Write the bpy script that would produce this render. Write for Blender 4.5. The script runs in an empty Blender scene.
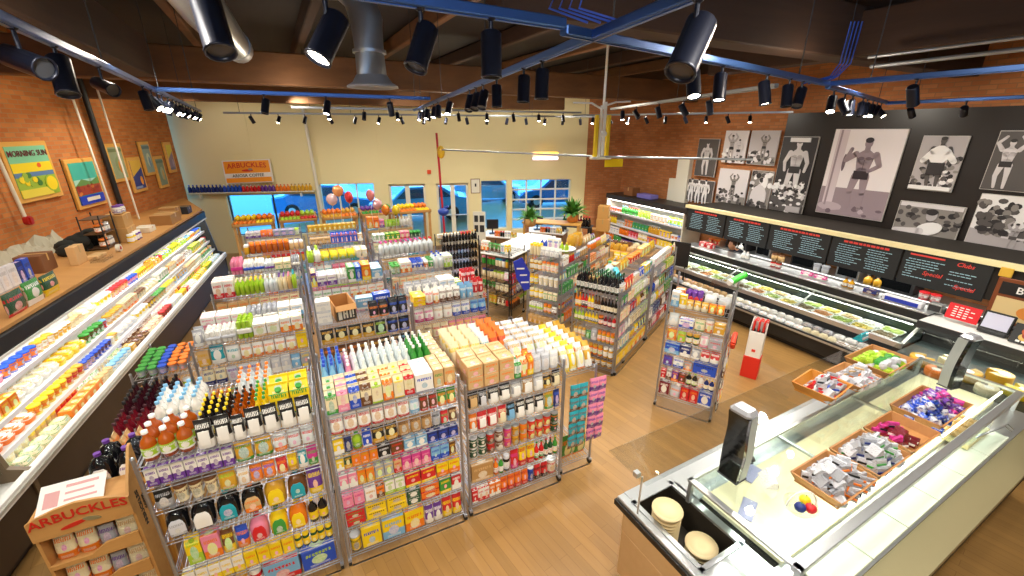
import bpy, math, random
from mathutils import Vector, Matrix
rng = random.Random(11)
SC = bpy.context.scene
COL = SC.collection
PI = math.pi
# ------------------------------------------------------------------ materials
def lin(c): return tuple(((v/12.92) if v <= .04045 else ((v+.055)/1.055)**2.4) for v in c)
def hx(s): return lin(tuple(int(s[i:i+2], 16)/255 for i in (0, 2, 4)))
MATS = {}
def base(name):
    m = bpy.data.materials.new(name); m.use_nodes = True
    nt = m.node_tree; return m, nt, nt.nodes['Principled BSDF']
def mat(name, col, rough=.5, metal=0., emit=0., coat=0., bump=0., bscale=40.):
    if name in MATS: return MATS[name]
    m, nt, b = base(name); c = hx(col) if isinstance(col, str) else col
    b.inputs['Base Color'].default_value = (*c, 1); b.inputs['Roughness'].default_value = rough; b.inputs['Metallic'].default_value = metal
    b.inputs['Coat Weight'].default_value = coat
    if emit: b.inputs['Emission Color'].default_value = (*c, 1); b.inputs['Emission Strength'].default_value = emit
    if bump:
        n = nt.nodes.new('ShaderNodeTexNoise'); n.inputs['Scale'].default_value = bscale
        t = nt.nodes.new('ShaderNodeTexCoord'); nt.links.new(t.outputs['Object'], n.inputs['Vector'])
        bu = nt.nodes.new('ShaderNodeBump'); bu.inputs['Strength'].default_value = bump
        nt.links.new(n.outputs['Fac'], bu.inputs['Height']); nt.links.new(bu.outputs[0], b.inputs['Normal'])
    MATS[name] = m; return m
class G:                                                    # tiny node helper
    def __init__(s, nt): s.nt = nt
    def n(s, t, **k):
        x = s.nt.nodes.new(t)
        for a, v in k.items(): setattr(x, a, v)
        return x
    def m(s, op, a, b=0., c=0.):
        x = s.nt.nodes.new('ShaderNodeMath'); x.operation = op
        for i, v in enumerate((a, b, c)):
            if isinstance(v, (int, float)): x.inputs[i].default_value = v
            else: s.nt.links.new(v, x.inputs[i])
        return x.outputs[0]
    def mix(s, f, a, b):
        x = s.nt.nodes.new('ShaderNodeMix'); x.data_type = 'RGBA'
        for i, v in ((0, f), (6, a), (7, b)):
            if isinstance(v, (int, float)): x.inputs[i].default_value = v
            elif isinstance(v, tuple): x.inputs[i].default_value = (*v, 1) if len(v) == 3 else v
            else: s.nt.links.new(v, x.inputs[i])
        return x.outputs[2]
    def l(s, a, b): s.nt.links.new(a, b)
def between(g, v, a, b): return g.m('MULTIPLY', g.m('GREATER_THAN', v, a), g.m('LESS_THAN', v, b))
def objmat(name, mode, rough=.4, coat=0., bump=0., metal=0.):
    """colour comes from the object's own colour; mode 'print' adds a printed pack design in the ink colour"""
    m, nt, b = base(name); g = G(nt)
    oi = g.n('ShaderNodeObjectInfo'); at = g.n('ShaderNodeAttribute', attribute_type='OBJECT', attribute_name='ink')
    c = at.outputs['Color'] if mode == 'ink' else oi.outputs['Color']
    b.inputs['Roughness'].default_value = rough; b.inputs['Coat Weight'].default_value = coat; b.inputs['Metallic'].default_value = metal
    tc = g.n('ShaderNodeTexCoord')
    if mode == 'print':
        sd = g.n('ShaderNodeAttribute', attribute_type='OBJECT', attribute_name='seed').outputs['Fac']
        s = g.n('ShaderNodeSeparateXYZ'); g.l(tc.outputs['Generated'], s.inputs[0])
        ns = g.n('ShaderNodeSeparateXYZ'); g.l(tc.outputs['Normal'], ns.inputs[0])
        side = g.m('GREATER_THAN', g.m('ABSOLUTE', ns.outputs[0]), .75)
        top = g.m('GREATER_THAN', g.m('ABSOLUTE', ns.outputs[2]), .75)
        u = g.m('ADD', g.m('MULTIPLY', s.outputs[0], g.m('SUBTRACT', 1., side)), g.m('MULTIPLY', s.outputs[1], side))
        v = g.m('ADD', g.m('MULTIPLY', s.outputs[2], g.m('SUBTRACT', 1., top)), g.m('MULTIPLY', s.outputs[1], top))
        f1 = g.m('FRACT', g.m('MULTIPLY', sd, 7.31)); f2 = g.m('FRACT', g.m('MULTIPLY', sd, 3.77)); f3 = g.m('FRACT', g.m('MULTIPLY', sd, 5.13))
        inu = between(g, u, .1, .9)
        # colour field at the foot or head of the pack
        foot = g.m('LESS_THAN', v, g.m('MULTIPLY', f1, .42))
        c = g.mix(foot, c, at.outputs['Color'])
        # picture in the middle
        du = g.m('SUBTRACT', u, .5); dv = g.m('SUBTRACT', v, g.m('ADD', .3, g.m('MULTIPLY', f2, .2)))
        r = g.m('SQRT', g.m('ADD', g.m('MULTIPLY', du, du), g.m('MULTIPLY', dv, dv)))
        no = g.n('ShaderNodeTexNoise'); no.inputs['Scale'].default_value = 9.; g.l(tc.outputs['Generated'], no.inputs['Vector'])
        hs = g.n('ShaderNodeHueSaturation'); g.l(at.outputs['Color'], hs.inputs['Color']); g.l(g.m('ADD', .35, g.m('MULTIPLY', f3, .3)), hs.inputs['Hue'])
        pic = g.mix(no.outputs['Fac'], hs.outputs[0], (.9, .87, .8))
        c = g.mix(g.m('LESS_THAN', r, g.m('ADD', .12, g.m('MULTIPLY', f3, .16))), c, pic)
        # title: broken blocks like big letters
        wv = g.n('ShaderNodeTexWave'); wv.inputs['Scale'].default_value = 3.2; wv.inputs['Distortion'].default_value = 6.; wv.inputs['Detail Scale'].default_value = 3.
        g.l(tc.outputs['Generated'], wv.inputs['Vector'])
        z0 = g.m('ADD', .6, g.m('MULTIPLY', f2, .12))
        t1 = g.m('MULTIPLY', g.m('MULTIPLY', g.m('GREATER_THAN', v, z0), g.m('LESS_THAN', v, g.m('ADD', z0, .15))), g.m('MULTIPLY', inu, g.m('GREATER_THAN', wv.outputs['Fac'], .36)))
        c = g.mix(t1, c, at.outputs['Color'])
        # white small-print panel
        pn = g.m('MULTIPLY', between(g, v, .07, .19), between(g, u, .2, .8))
        li = g.m('GREATER_THAN', g.m('SINE', g.m('MULTIPLY', v, 200.)), .1)
        c = g.mix(g.m('MULTIPLY', g.m('MULTIPLY', pn, li), .75), c, (.85, .85, .82))
    g.l(c, b.inputs['Base Color'])
    if bump:
        n2 = g.n('ShaderNodeTexNoise'); n2.inputs['Scale'].default_value = 45.; n2.inputs['Distortion'].default_value = 1.5
        g.l(tc.outputs['Object'], n2.inputs['Vector'])
        bu = g.n('ShaderNodeBump'); bu.inputs['Strength'].default_value = bump; bu.inputs['Distance'].default_value = .02
        g.l(n2.outputs['Fac'], bu.inputs['Height']); g.l(bu.outputs[0], b.inputs['Normal'])
    MATS[name] = m; return m
M_OBJ = objmat('plain_colour', 'plain', .42)
M_INK = objmat('ink_colour', 'ink', .4)
M_PRT = objmat('printed_card', 'print', .42)
M_BAG = objmat('printed_film', 'print', .3, bump=.5, coat=.3)
M_LIQ = objmat('glossy_liquid', 'plain', .08, coat=.6)
M_FILM = objmat('film_wrapped', 'plain', .15, bump=.9, coat=.7)
def wood(name, c1, c2, sx=1., sy=12., rough=.5, planks=0., pw=.15):
    m, nt, b = base(name); g = G(nt)
    tc = g.n('ShaderNodeTexCoord'); mp = g.n('ShaderNodeMapping'); mp.inputs['Scale'].default_value = (sx, sy, sy)
    g.l(tc.outputs['Object'], mp.inputs[0])
    no = g.n('ShaderNodeTexNoise'); no.inputs['Scale'].default_value = 1.3; no.inputs['Detail'].default_value = 7.; no.inputs['Roughness'].default_value = .65
    g.l(mp.outputs[0], no.inputs['Vector'])
    c = g.mix(no.outputs['Fac'], hx(c1), hx(c2))
    if planks:
        br = g.n('ShaderNodeTexBrick'); br.offset = .37
        for k, v in (('Scale', 1.), ('Mortar Size', .0022), ('Brick Width', planks), ('Row Height', pw)): br.inputs[k].default_value = v
        br.inputs['Color1'].default_value = (.82, .82, .82, 1); br.inputs['Color2'].default_value = (1.08, 1.07, 1.05, 1); br.inputs['Mortar'].default_value = (.6, .55, .5, 1)
        g.l(tc.outputs['Object'], br.inputs['Vector'])
        mx = g.n('ShaderNodeMix', data_type='RGBA', blend_type='MULTIPLY'); mx.inputs[0].default_value = .75
        g.l(c, mx.inputs[6]); g.l(br.outputs[0], mx.inputs[7]); c = mx.outputs[2]
    g.l(c, b.inputs['Base Color']); b.inputs['Roughness'].default_value = rough
    MATS[name] = m; return m
def brick(name, a, b_, mo):
    m, nt, b = base(name); g = G(nt)
    tc = g.n('ShaderNodeTexCoord'); mp = g.n('ShaderNodeMapping'); mp.inputs['Rotation'].default_value = (PI/2, 0, 0)
    g.l(tc.outputs['Object'], mp.inputs[0])
    br = g.n('ShaderNodeTexBrick')
    for k, v in (('Scale', 1.), ('Mortar Size', .006), ('Brick Width', .21), ('Row Height', .07)): br.inputs[k].default_value = v
    br.inputs['Color1'].default_value = (*hx(a), 1); br.inputs['Color2'].default_value = (*hx(b_), 1); br.inputs['Mortar'].default_value = (*hx(mo), 1)
    g.l(mp.outputs[0], br.inputs['Vector'])
    no = g.n('ShaderNodeTexNoise'); no.inputs['Scale'].default_value = 1.7; no.inputs['Detail'].default_value = 6.; g.l(tc.outputs['Object'], no.inputs['Vector'])
    mx = g.n('ShaderNodeMix', data_type='RGBA', blend_type='MULTIPLY'); mx.inputs[0].default_value = .6
    g.l(br.outputs[0], mx.inputs[6]); cr = g.n('ShaderNodeValToRGB'); g.l(no.outputs['Fac'], cr.inputs[0])
    cr.color_ramp.elements[0].color = (.55, .5, .45, 1); cr.color_ramp.elements[1].color = (1.3, 1.2, 1.1, 1)
    g.l(cr.outputs[0], mx.inputs[7]); g.l(mx.outputs[2], b.inputs['Base Color']); b.inputs['Roughness'].default_value = .85
    bu = g.n('ShaderNodeBump'); bu.inputs['Strength'].default_value = .4; bu.inputs['Distance'].default_value = .02
    g.l(br.outputs['Fac'], bu.inputs['Height']); bu.invert = True; g.l(bu.outputs[0], b.inputs['Normal'])
    MATS[name] = m; return m
def glassm(name, tint=(.93, .98, .97), refl=.1):
    m = bpy.data.materials.new(name); m.use_nodes = True; nt = m.node_tree; g = G(nt); nt.nodes.clear()
    o = g.n('ShaderNodeOutputMaterial'); t = g.n('ShaderNodeBsdfTransparent'); t.inputs[0].default_value = (*tint, 1)
    gl = g.n('ShaderNodeBsdfGlossy'); gl.inputs['Roughness'].default_value = .03
    lw = g.n('ShaderNodeLayerWeight'); lw.inputs[0].default_value = .25
    f = g.m('ADD', refl*.25, g.m('MULTIPLY', lw.outputs['Fresnel'], .3))
    mx = g.n('ShaderNodeMixShader'); g.l(f, mx.inputs[0]); g.l(t.outputs[0], mx.inputs[1]); g.l(gl.outputs[0], mx.inputs[2]); g.l(mx.outputs[0], o.inputs[0])
    MATS[name] = m; return m
GLASS = glassm('clear_glass')
GLASS_T = glassm('greenish_glass', (.97, .99, .985), .06)
PLEX = glassm('clear_plastic', (.95, .96, .97), .16)
CHROME = mat('chrome_wire', 'a9acb6', .3, .8)
STEEL = mat('brushed_steel', 'cfd3d6', .3, .85, bump=.06, bscale=120)
WHITEM = mat('white_enamel', 'f0f0ec', .4)
OFFW = mat('offwhite', 'e4e0d0', .5)
STRIP = mat('shelf_price_strip', 'eeeef6', .4)
TAGY = mat('yellow_price_tag', 'f2d813', .5)
TAGW = mat('white_price_tag', 'ffffff', .5)
BLACK = mat('black_satin', '17181a', .45)
DARK = mat('dark_grey', '2b2c2e', .5)
RUBBER = mat('caster_rubber', '1a1a1a', .7)
CREAM = mat('cream_paint', 'e9dcaa', .7)
TRACKM = mat('daylight_tinted_track', '4468a8', .35, .65)  # blue daylight falling on the tracks is painted into the metal colour
TRACKG = mat('grey_pipe', '9a9ea2', .4, .6)
GALV = mat('galvanised_duct', 'a9adb2', .35, .8, bump=.15, bscale=12)
HEADM = mat('black_lamp_housing', '1c2030', .35, .3)
LAMPON = mat('glowing_lamp', 'fff4dc', .4, emit=26.)
LAMPOFF = mat('unlit_lens', '50545c', .2, .3)
FLOOR = wood('oak_plank_floor', '8f6b3c', 'b3894f', .7, 9., .36, .9, .09)
CEILM = wood('dark_ceiling_boards', '17120f', '2a1d15', .5, 7., .8)
BEAM = wood('old_timber', '3a2415', '8c5f38', .9, 3.2, .75)
BEAMD = wood('dark_timber', '2b1c13', '4d3220', .6, 8., .8)
PINE = wood('varnished_pine', 'd5963c', 'e8b863', .8, 9., .42)
CRATEW = wood('crate_wood', 'b98345', 'd9a866', .8, 9., .6)
DECKW = wood('deck_plywood', 'b07c42', 'd09c5c', .5, 6., .6)
LAM = wood('oak_laminate', 'c9a371', 'dab889', .5, 7., .45)
BRICKM = brick('red_brick', 'b4682f', 'c98142', 'a7835a')
BRICKR = brick('far_red_brick', 'ad6a3c', 'c08050', '97714e')
KRAFT = mat('kraft_board', 'a97f4c', .7)
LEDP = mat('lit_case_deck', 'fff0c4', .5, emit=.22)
CUTB = mat('white_cutting_board', 'd9e0cc', .5)
BLUEGLOW = mat('asphalt', '8a97a6', .8)

# ------------------------------------------------------------------ mesh builder
class MB:
    def __init__(s): s.v = []; s.f = []; s.mi = []; s.sm = []
    def add(s, vs, fs, m=0, sm=False):
        o = len(s.v); s.v += [tuple(x) for x in vs]
        for f in fs: s.f.append([i+o for i in f]); s.mi.append(m); s.sm.append(sm)
        return s
    def box(s, x0, y0, z0, x1, y1, z1, m=0, c=0.):
        if c <= 0:
            return s.add([(x0,y0,z0),(x1,y0,z0),(x1,y1,z0),(x0,y1,z0),(x0,y0,z1),(x1,y0,z1),(x1,y1,z1),(x0,y1,z1)],
                  [(0,3,2,1),(4,5,6,7),(0,1,5,4),(1,2,6,5),(2,3,7,6),(3,0,4,7)], m)
        def ring(i, z, k):
            a, b, cc, d = x0+i, y0+i, x1-i, y1-i
            return [(a+k,b,z),(cc-k,b,z),(cc,b+k,z),(cc,d-k,z),(cc-k,d,z),(a+k,d,z),(a,d-k,z),(a,b+k,z)]
        return s.loft([ring(c, z0, c*.4), ring(0, z0+c, c), ring(0, z1-c, c), ring(c, z1, c*.4)], m, False)
    def loft(s, rings, m=0, sm=True, caps=True):
        n = len(rings[0]); vs = [p for r in rings for p in r]; fs = []
        for k in range(len(rings)-1):
            for i in range(n):
                j = (i+1) % n; fs.append((k*n+i, k*n+j, (k+1)*n+j, (k+1)*n+i))
        s.add(vs, fs, m, sm)
        if caps:
            s.add(rings[0], [tuple(reversed(range(n)))], m); s.add(rings[-1], [tuple(range(n))], m)
        return s
    def cyl(s, p, q, r, r2=None, n=10, m=0, caps=True):
        p, q = Vector(p), Vector(q); r2 = r if r2 is None else r2; d = (q-p).normalized()
        a = d.orthogonal().normalized(); b = d.cross(a)
        cs = [(math.cos(2*PI*i/n), math.sin(2*PI*i/n)) for i in range(n)]
        return s.loft([[p+(a*c+b*t)*r for c, t in cs], [q+(a*c+b*t)*r2 for c, t in cs]], m, n > 4, caps)
    def lathe(s, prof, n=12, m=0, cx=0., cy=0., caps=True, sx=1., sy=1.):
        return s.loft([[(cx+r*sx*math.cos(2*PI*i/n), cy+r*sy*math.sin(2*PI*i/n), z) for i in range(n)] for r, z in prof], m, True, caps)
    def sph(s, c, r, n=10, m=0, k=6):
        rx, ry, rz = (r, r, r) if isinstance(r, (int, float)) else r
        return s.loft([[(c[0]+rx*math.sin(PI*(j+.02)/(k+.04))*math.cos(2*PI*i/n), c[1]+ry*math.sin(PI*(j+.02)/(k+.04))*math.sin(2*PI*i/n), c[2]-rz*math.cos(PI*(j+.02)/(k+.04))) for i in range(n)] for j in range(k+1)], m)
    def tube(s, pts, r, n=6, m=0):
        P = [Vector(p) for p in pts]; rings = []
        for i, p in enumerate(P):
            d = (P[min(i+1, len(P)-1)]-P[max(i-1, 0)]).normalized()
            a = d.cross(Vector((0, 0, 1)))
            a = a.normalized() if a.length > .05 else Vector((1, 0, 0)); b = a.cross(d)
            rings.append([p+(a*math.cos(2*PI*k/n)+b*math.sin(2*PI*k/n))*r for k in range(n)])
        return s.loft(rings, m)
    def prism(s, poly, y0, y1, m=0):                       # poly in x,z (counter-clockwise from the front), extruded in y
        n = len(poly)
        return s.add([(x, y0, z) for x, z in poly]+[(x, y1, z) for x, z in poly],
              [tuple(range(n)), tuple(reversed(range(n, 2*n)))]+[(i, i+n, (i+1) % n+n, (i+1) % n) for i in range(n)], m)
    def ell(s, cx, cz, rx, rz, y0, y1, m=0, n=14, rot=0.):
        c, t = math.cos(rot), math.sin(rot)
        pts = [(rx*math.cos(2*PI*i/n), rz*math.sin(2*PI*i/n)) for i in range(n)]
        return s.prism([(cx+a*c-b*t, cz+a*t+b*c) for a, b in pts], y0, y1, m)
    def limb(s, a, b, ra, rb, y0, y1, m=0):
        d = Vector((b[0]-a[0], b[1]-a[1])); L = d.length or 1; n = Vector((-d.y, d.x))/L
        s.prism([(a[0]-n.x*ra, a[1]-n.y*ra), (b[0]-n.x*rb, b[1]-n.y*rb), (b[0]+n.x*rb, b[1]+n.y*rb), (a[0]+n.x*ra, a[1]+n.y*ra)], y0, y1, m)
        s.ell(a[0], a[1], ra, ra, y0, y1, m, 10); return s.ell(b[0], b[1], rb, rb, y0, y1, m, 10)
    def mesh(s, name, mats):
        me = bpy.data.meshes.new(name); me.from_pydata(s.v, [], s.f)
        for m in (mats if isinstance(mats, (list, tuple)) else [mats]): me.materials.append(m)
        me.polygons.foreach_set('material_index', s.mi); me.polygons.foreach_set('use_smooth', s.sm); me.update(); return me
    def join(s, o, m):
        k = len(s.v); s.v += o.v
        for f in o.f: s.f.append([i+k for i in f]); s.mi.append(m)
        s.sm += o.sm; return s
# ------------------------------------------------------------------ objects
USED = {}
def new(name, me, parent=None, loc=(0, 0, 0), rz=0., col=None, ink=None, seed=0., rot=None):
    o = bpy.data.objects.new(name, me); COL.objects.link(o)
    if parent: o.parent = parent
    o.location = loc; o.rotation_euler = rot if rot else (0, 0, rz)
    if col: o.color = (*col, 1)
    if ink: o['ink'] = list(ink); o['seed'] = seed
    return o
def tag(o, label, cat, group=None):
    w = label.split()
    if len(w) > 16 or len(w) < 4: print('LABELLEN', len(w), label)
    if label in USED: print('DUPLABEL', label)
    USED[label] = 1
    o['label'] = label; o['category'] = cat
    if group: o['group'] = group
    return o
def struct(name, mb, m):
    o = new(name, mb.mesh(name, m)); o['kind'] = 'structure'; return o
class F:                                                    # local frame: x along the face (azimuth az), y away from the viewer
    def __init__(s, x, y, az):
        a = math.radians(az); s.o = Vector((x, y, 0)); s.ex = Vector((math.sin(a), math.cos(a), 0)); s.ey = Vector((-math.cos(a), math.sin(a), 0)); s.rz = PI/2-a
    def w(s, x, y=0., z=0.): return s.o+s.ex*x+s.ey*y+Vector((0, 0, z))
    def sub(s, x, y): f = F(0, 0, 0); f.o = s.w(x, y); f.ex, f.ey, f.rz = s.ex, s.ey, s.rz; return f
def part(name, mb, m, parent, loc=(0, 0, 0), rz=0.): return new(name, mb.mesh(name, m), parent, loc, rz)
def empty(name, loc, rz, label, cat, group=None): return tag(new(name, None, None, loc, rz), label, cat, group)
def one(name, mb, m, loc, rz, label, cat, group=None): return tag(new(name, mb.mesh(name, m), None, loc, rz), label, cat, group)
ORD = 'first second third fourth fifth sixth seventh eighth ninth tenth eleventh twelfth thirteenth fourteenth fifteenth sixteenth seventeenth eighteenth nineteenth twentieth'.split()
ORD += ['twenty-'+o for o in ORD[:9]]+['thirtieth']+['thirty-'+o for o in ORD[:9]]
TXT = {}
def text(name, s, size, parent, loc, m, rot=(PI/2, 0, 0), shear=0., ext=.002, align='CENTER', bend=0.):
    k = (s, size, shear, ext, align, bend, m.name)
    if k not in TXT:
        cu = bpy.data.curves.new('t', 'FONT'); cu.body = s; cu.size = size; cu.extrude = ext; cu.align_x = align; cu.shear = shear; cu.resolution_u = 2
        cu.offset = size*.012
        ob = bpy.data.objects.new('t', cu); COL.objects.link(ob); dg = bpy.context.evaluated_depsgraph_get(); dg.update()
        me = bpy.data.meshes.new_from_object(ob.evaluated_get(dg)); bpy.data.objects.remove(ob)
        if bend:
            for v in me.vertices: v.co.y += -bend*v.co.x**2
        me.materials.clear(); me.materials.append(m); TXT[k] = me
    return new(name, TXT[k], parent, loc, 0, rot=rot)
# ------------------------------------------------------------------ goods
C = {}
for ln in '''cr cream efe3bd;wh white f4f3ee;gn green 3f9c3f;lg lime a9cf35;rd red d3222a;dr dark-red 7c1526;or orange f0801f;am amber b4560f;yl yellow f5d51b;gd gold d9a52c;bl blue 2050c8;nv navy 1c2f78;lb light-blue 7db7e0;tl teal 1ba3b5;pu purple 6b3a9c;pk pink f08fae;mg magenta d63a92;bk black 15161a;gy grey a9acb4;sv silver d3d6de;br brown 6e4423;kr kraft b98f58;tn tan d8b27c;dg dark-green 1f5436;cl clear dfe7ea;wn wine-red 3f0f1d;cf coffee-brown 4a2a16;ol olive 8a8f3a'''.split(';'):
    k, n, h = ln.split(); C[k] = (n, hx(h))
def P_box(w, d, h): return [('box', MB().box(-w/2, 0, 0, w/2, d, h, 0, min(w, d, h)*.03), M_PRT)]
def P_carton(w, d, h):
    b = MB(); z1 = h*.74
    b.box(-w/2, 0, 0, w/2, d, z1)
    b.prism([(-w/2, z1), (w/2, z1), (w/2, h*.9), (-w/2, h*.9)], d/2-.001, d/2+.001)
    b.add([(-w/2,0,z1),(w/2,0,z1),(w/2,d/2,h*.93),(-w/2,d/2,h*.93),(w/2,d,z1),(-w/2,d,z1)], [(0,1,2,3),(3,2,4,5),(0,3,5),(1,4,2)])
    b.box(-w/2, d/2-w*.03, h*.91, w/2, d/2+w*.03, h)
    cap = MB().cyl((0, d*.2, h*.8), (0, d*.13, h*.87), w*.17, n=8)
    return [('carton', b, M_PRT), ('cap', cap, M_INK)]
def ringp(w, d, z, y, n=14, p=.6):
    out = []
    for i in range(n):
        a = 2*PI*i/n; c, s = math.cos(a), math.sin(a)
        out.append((w/2*math.copysign(abs(c)**p, c), y+d/2*math.copysign(abs(s)**p, s), z))
    return out
def P_pouch(w, d, h):
    b = MB().loft([ringp(w*.94, d*.9, 0, d/2), ringp(w, d, h*.06, d/2), ringp(w*.99, d*.95, h*.4, d/2), ringp(w*.96, d*.62, h*.7, d/2), ringp(w*.97, d*.2, h*.9, d/2), ringp(w*.97, .006, h*.93, d/2), ringp(w*.97, .005, h, d/2)])
    lab = MB().loft([ringp(w*.66, d*.1, h*z, -d*.03+d*k) for z, k in ((.14, .03), (.45, .03), (.62, .14))])
    return [('pouch', b, M_BAG), ('label', lab, M_INK)]
def P_fpouch(w, d, h): return P_pouch(w, d, h)[:1]
def P_pillow(w, d, h):
    b = MB().loft([ringp(w, .004, 0, d/2), ringp(w*.98, d*.12, h*.06, d/2), ringp(w*.93, d*.75, h*.22, d/2), ringp(w*.92, d, h*.5, d/2), ringp(w*.93, d*.75, h*.78, d/2), ringp(w*.98, d*.12, h*.94, d/2), ringp(w, .004, h, d/2)])
    return [('bag', b, M_BAG)]
def P_bottle(w, d, h, mt=M_LIQ, sh=.58, nr=.36):
    r = w/2; c = r
    b = MB().lathe([(r*.85, 0), (r, h*.02), (r, h*sh), (r*.8, h*(sh+.1)), (r*nr, h*(sh+.2)), (r*nr*.95, h*.93)], 10, 0, 0, c)
    cap = MB().lathe([(r*(nr+.08), h*.9), (r*(nr+.08), h*.99), (r*nr*.9, h)], 8, 0, 0, c)
    lab = MB().lathe([(r*1.02, h*.14), (r*1.02, h*(sh-.1))], 10, 0, 0, c, caps=False)
    return [('bottle', b, mt), ('cap', cap, M_INK), ('label', lab, M_LAB)]
def P_wine(w, d, h): return P_bottle(w, d, h, M_LIQ, .52, .34)
def P_jug(w, d, h):
    b = MB().loft([ringp(w*.92, d*.9, 0, d/2, 16, .75), ringp(w, d, h*.05, d/2, 16, .75), ringp(w, d, h*.45, d/2, 16, .75), ringp(w*.9, d*.9, h*.65, d/2, 16, .8), ringp(w*.55, d*.6, h*.82, d/2, 16, .9), ringp(w*.26, w*.26, h*.88, d/2, 16, 1), ringp(w*.24, w*.24, h*.94, d/2, 16, 1)])
    cap = MB().lathe([(w*.15, h*.92), (w*.15, h)], 10, 0, 0, d/2)
    lab = MB().loft([ringp(w*.72*k, d*.06, h*z, -d*.012+q*d) for z, k, q in ((.08, 1, 0.), (.42, 1, 0.), (.55, .8, .03), (.62, .5, .06))])
    hd = MB().tube([(w*.2, d*.5, h*.82), (w*.42, d*.5, h*.86), (w*.5, d*.5, h*.7), (w*.46, d*.5, h*.55)], w*.06, 6)
    return [('jug', b, M_LIQ), ('cap', cap, M_INK), ('label', lab, M_LAB), ('handle', hd, M_LIQ)]
def P_can(w, d, h):
    r = w/2
    b = MB().lathe([(r*.94, 0), (r, h*.03), (r, h*.95)], 12, 0, 0, r); l = MB().lathe([(r*1.02, h*.95), (r*1.02, h*.99), (r*.9, h), (r*.88, h*.98)], 12, 0, 0, r)
    return [('can', b, M_PRT), ('lid', l, M_OBJW)]
def P_jar(w, d, h):
    r = w/2
    b = MB().lathe([(r*.9, 0), (r, h*.04), (r, h*.72), (r*.82, h*.82)], 12, 0, 0, r); l = MB().lathe([(r*.88, h*.8), (r*.88, h*.98), (r*.82, h)], 12, 0, 0, r)
    lab = MB().lathe([(r*1.02, h*.15), (r*1.02, h*.62)], 12, 0, 0, r, caps=False)
    return [('jar', b, M_LIQ), ('lid', l, M_INK), ('label', lab, M_LAB)]
def P_tub(w, d, h):
    r = w/2
    b = MB().lathe([(r*.82, 0), (r*.96, h*.86)], 12, 0, 0, r); l = MB().lathe([(r*1.02, h*.85), (r*1.02, h*.96), (r*.92, h)], 12, 0, 0, r)
    return [('tub', b, M_PRT), ('lid', l, M_INK)]
def P_cup(w, d, h): return P_tub(w, d, h)
def P_pack(w, d, h):                                        # a shallow film-topped tray
    b = MB(); b.loft([ringp(w*.86, d*.8, 0, d/2, 14, .5), ringp(w*.98, d*.96, h*.5, d/2, 14, .5), ringp(w, d, h*.55, d/2, 14, .5)])
    t = MB().loft([ringp(w*.96, d*.94, h*.55, d/2, 14, .5), ringp(w*.9, d*.86, h*.85, d/2, 14, .6), ringp(w*.5, d*.45, h, d/2, 14, .8)])
    return [('tray', b, M_OBJ), ('contents', t, M_PKF)]
def P_multi(w, d, h):                                       # shrink-wrapped block of rolls or bottles
    b = MB(); n = 3
    for i in range(n):
        for j in range(2): b.lathe([(w/6*.9, 0), (w/6*1.02, h*.06), (w/6*1.02, h*.92), (w/6*.7, h)], 9, 0, -w/2+w/6+i*w/3, d*.25+j*d*.5)
    return [('wrap', b, M_FILM), ('band', MB().box(-w/2, -.003, h*.3, w/2, d+.003, h*.6, 0, .012), M_INK)]
def P_loaf(w, d, h):
    b = MB().loft([ringp(w*.9, d*.9, 0, d/2), ringp(w, d, h*.3, d/2), ringp(w, d, h*.7, d/2), ringp(w*.7, d*.75, h, d/2)])
    return [('loaf', b, M_FILM)]
def P_fruit(w, d, h): return [('fruit', MB().sph((0, d/2, h/2), (w/2, d/2, h/2), 10), M_OBJ), ('stem', MB().cyl((0, d/2, h*.95), (w*.06, d/2, h*1.1), w*.05, n=5), M_INK)]
def P_wedge(w, d, h):                                       # wrapped sandwich wedge
    b = MB().add([(-w/2,0,0),(w/2,0,0),(w/2,d,0),(-w/2,d,0),(-w/2,d*.15,h),(w/2,d*.15,h),(w/2,d*.4,h),(-w/2,d*.4,h)], [(0,3,2,1),(0,1,5,4),(4,5,6,7),(1,2,6,5),(3,0,4,7),(2,3,7,6)])
    return [('wedge', b, M_FILM), ('filling', MB().box(-w*.45, -.002, h*.3, w*.45, d*.1, h*.55), M_INK)]
M_LAB = objmat('printed_label', 'print', .5)
M_PKF = objmat('pack_film', 'print', .25, coat=.5, bump=.5)
M_INKF = objmat('ink_film', 'ink', .2, coat=.6, bump=.6)
M_OBJW = mat('tin_lid', 'c4c6c8', .3, .8)
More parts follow.
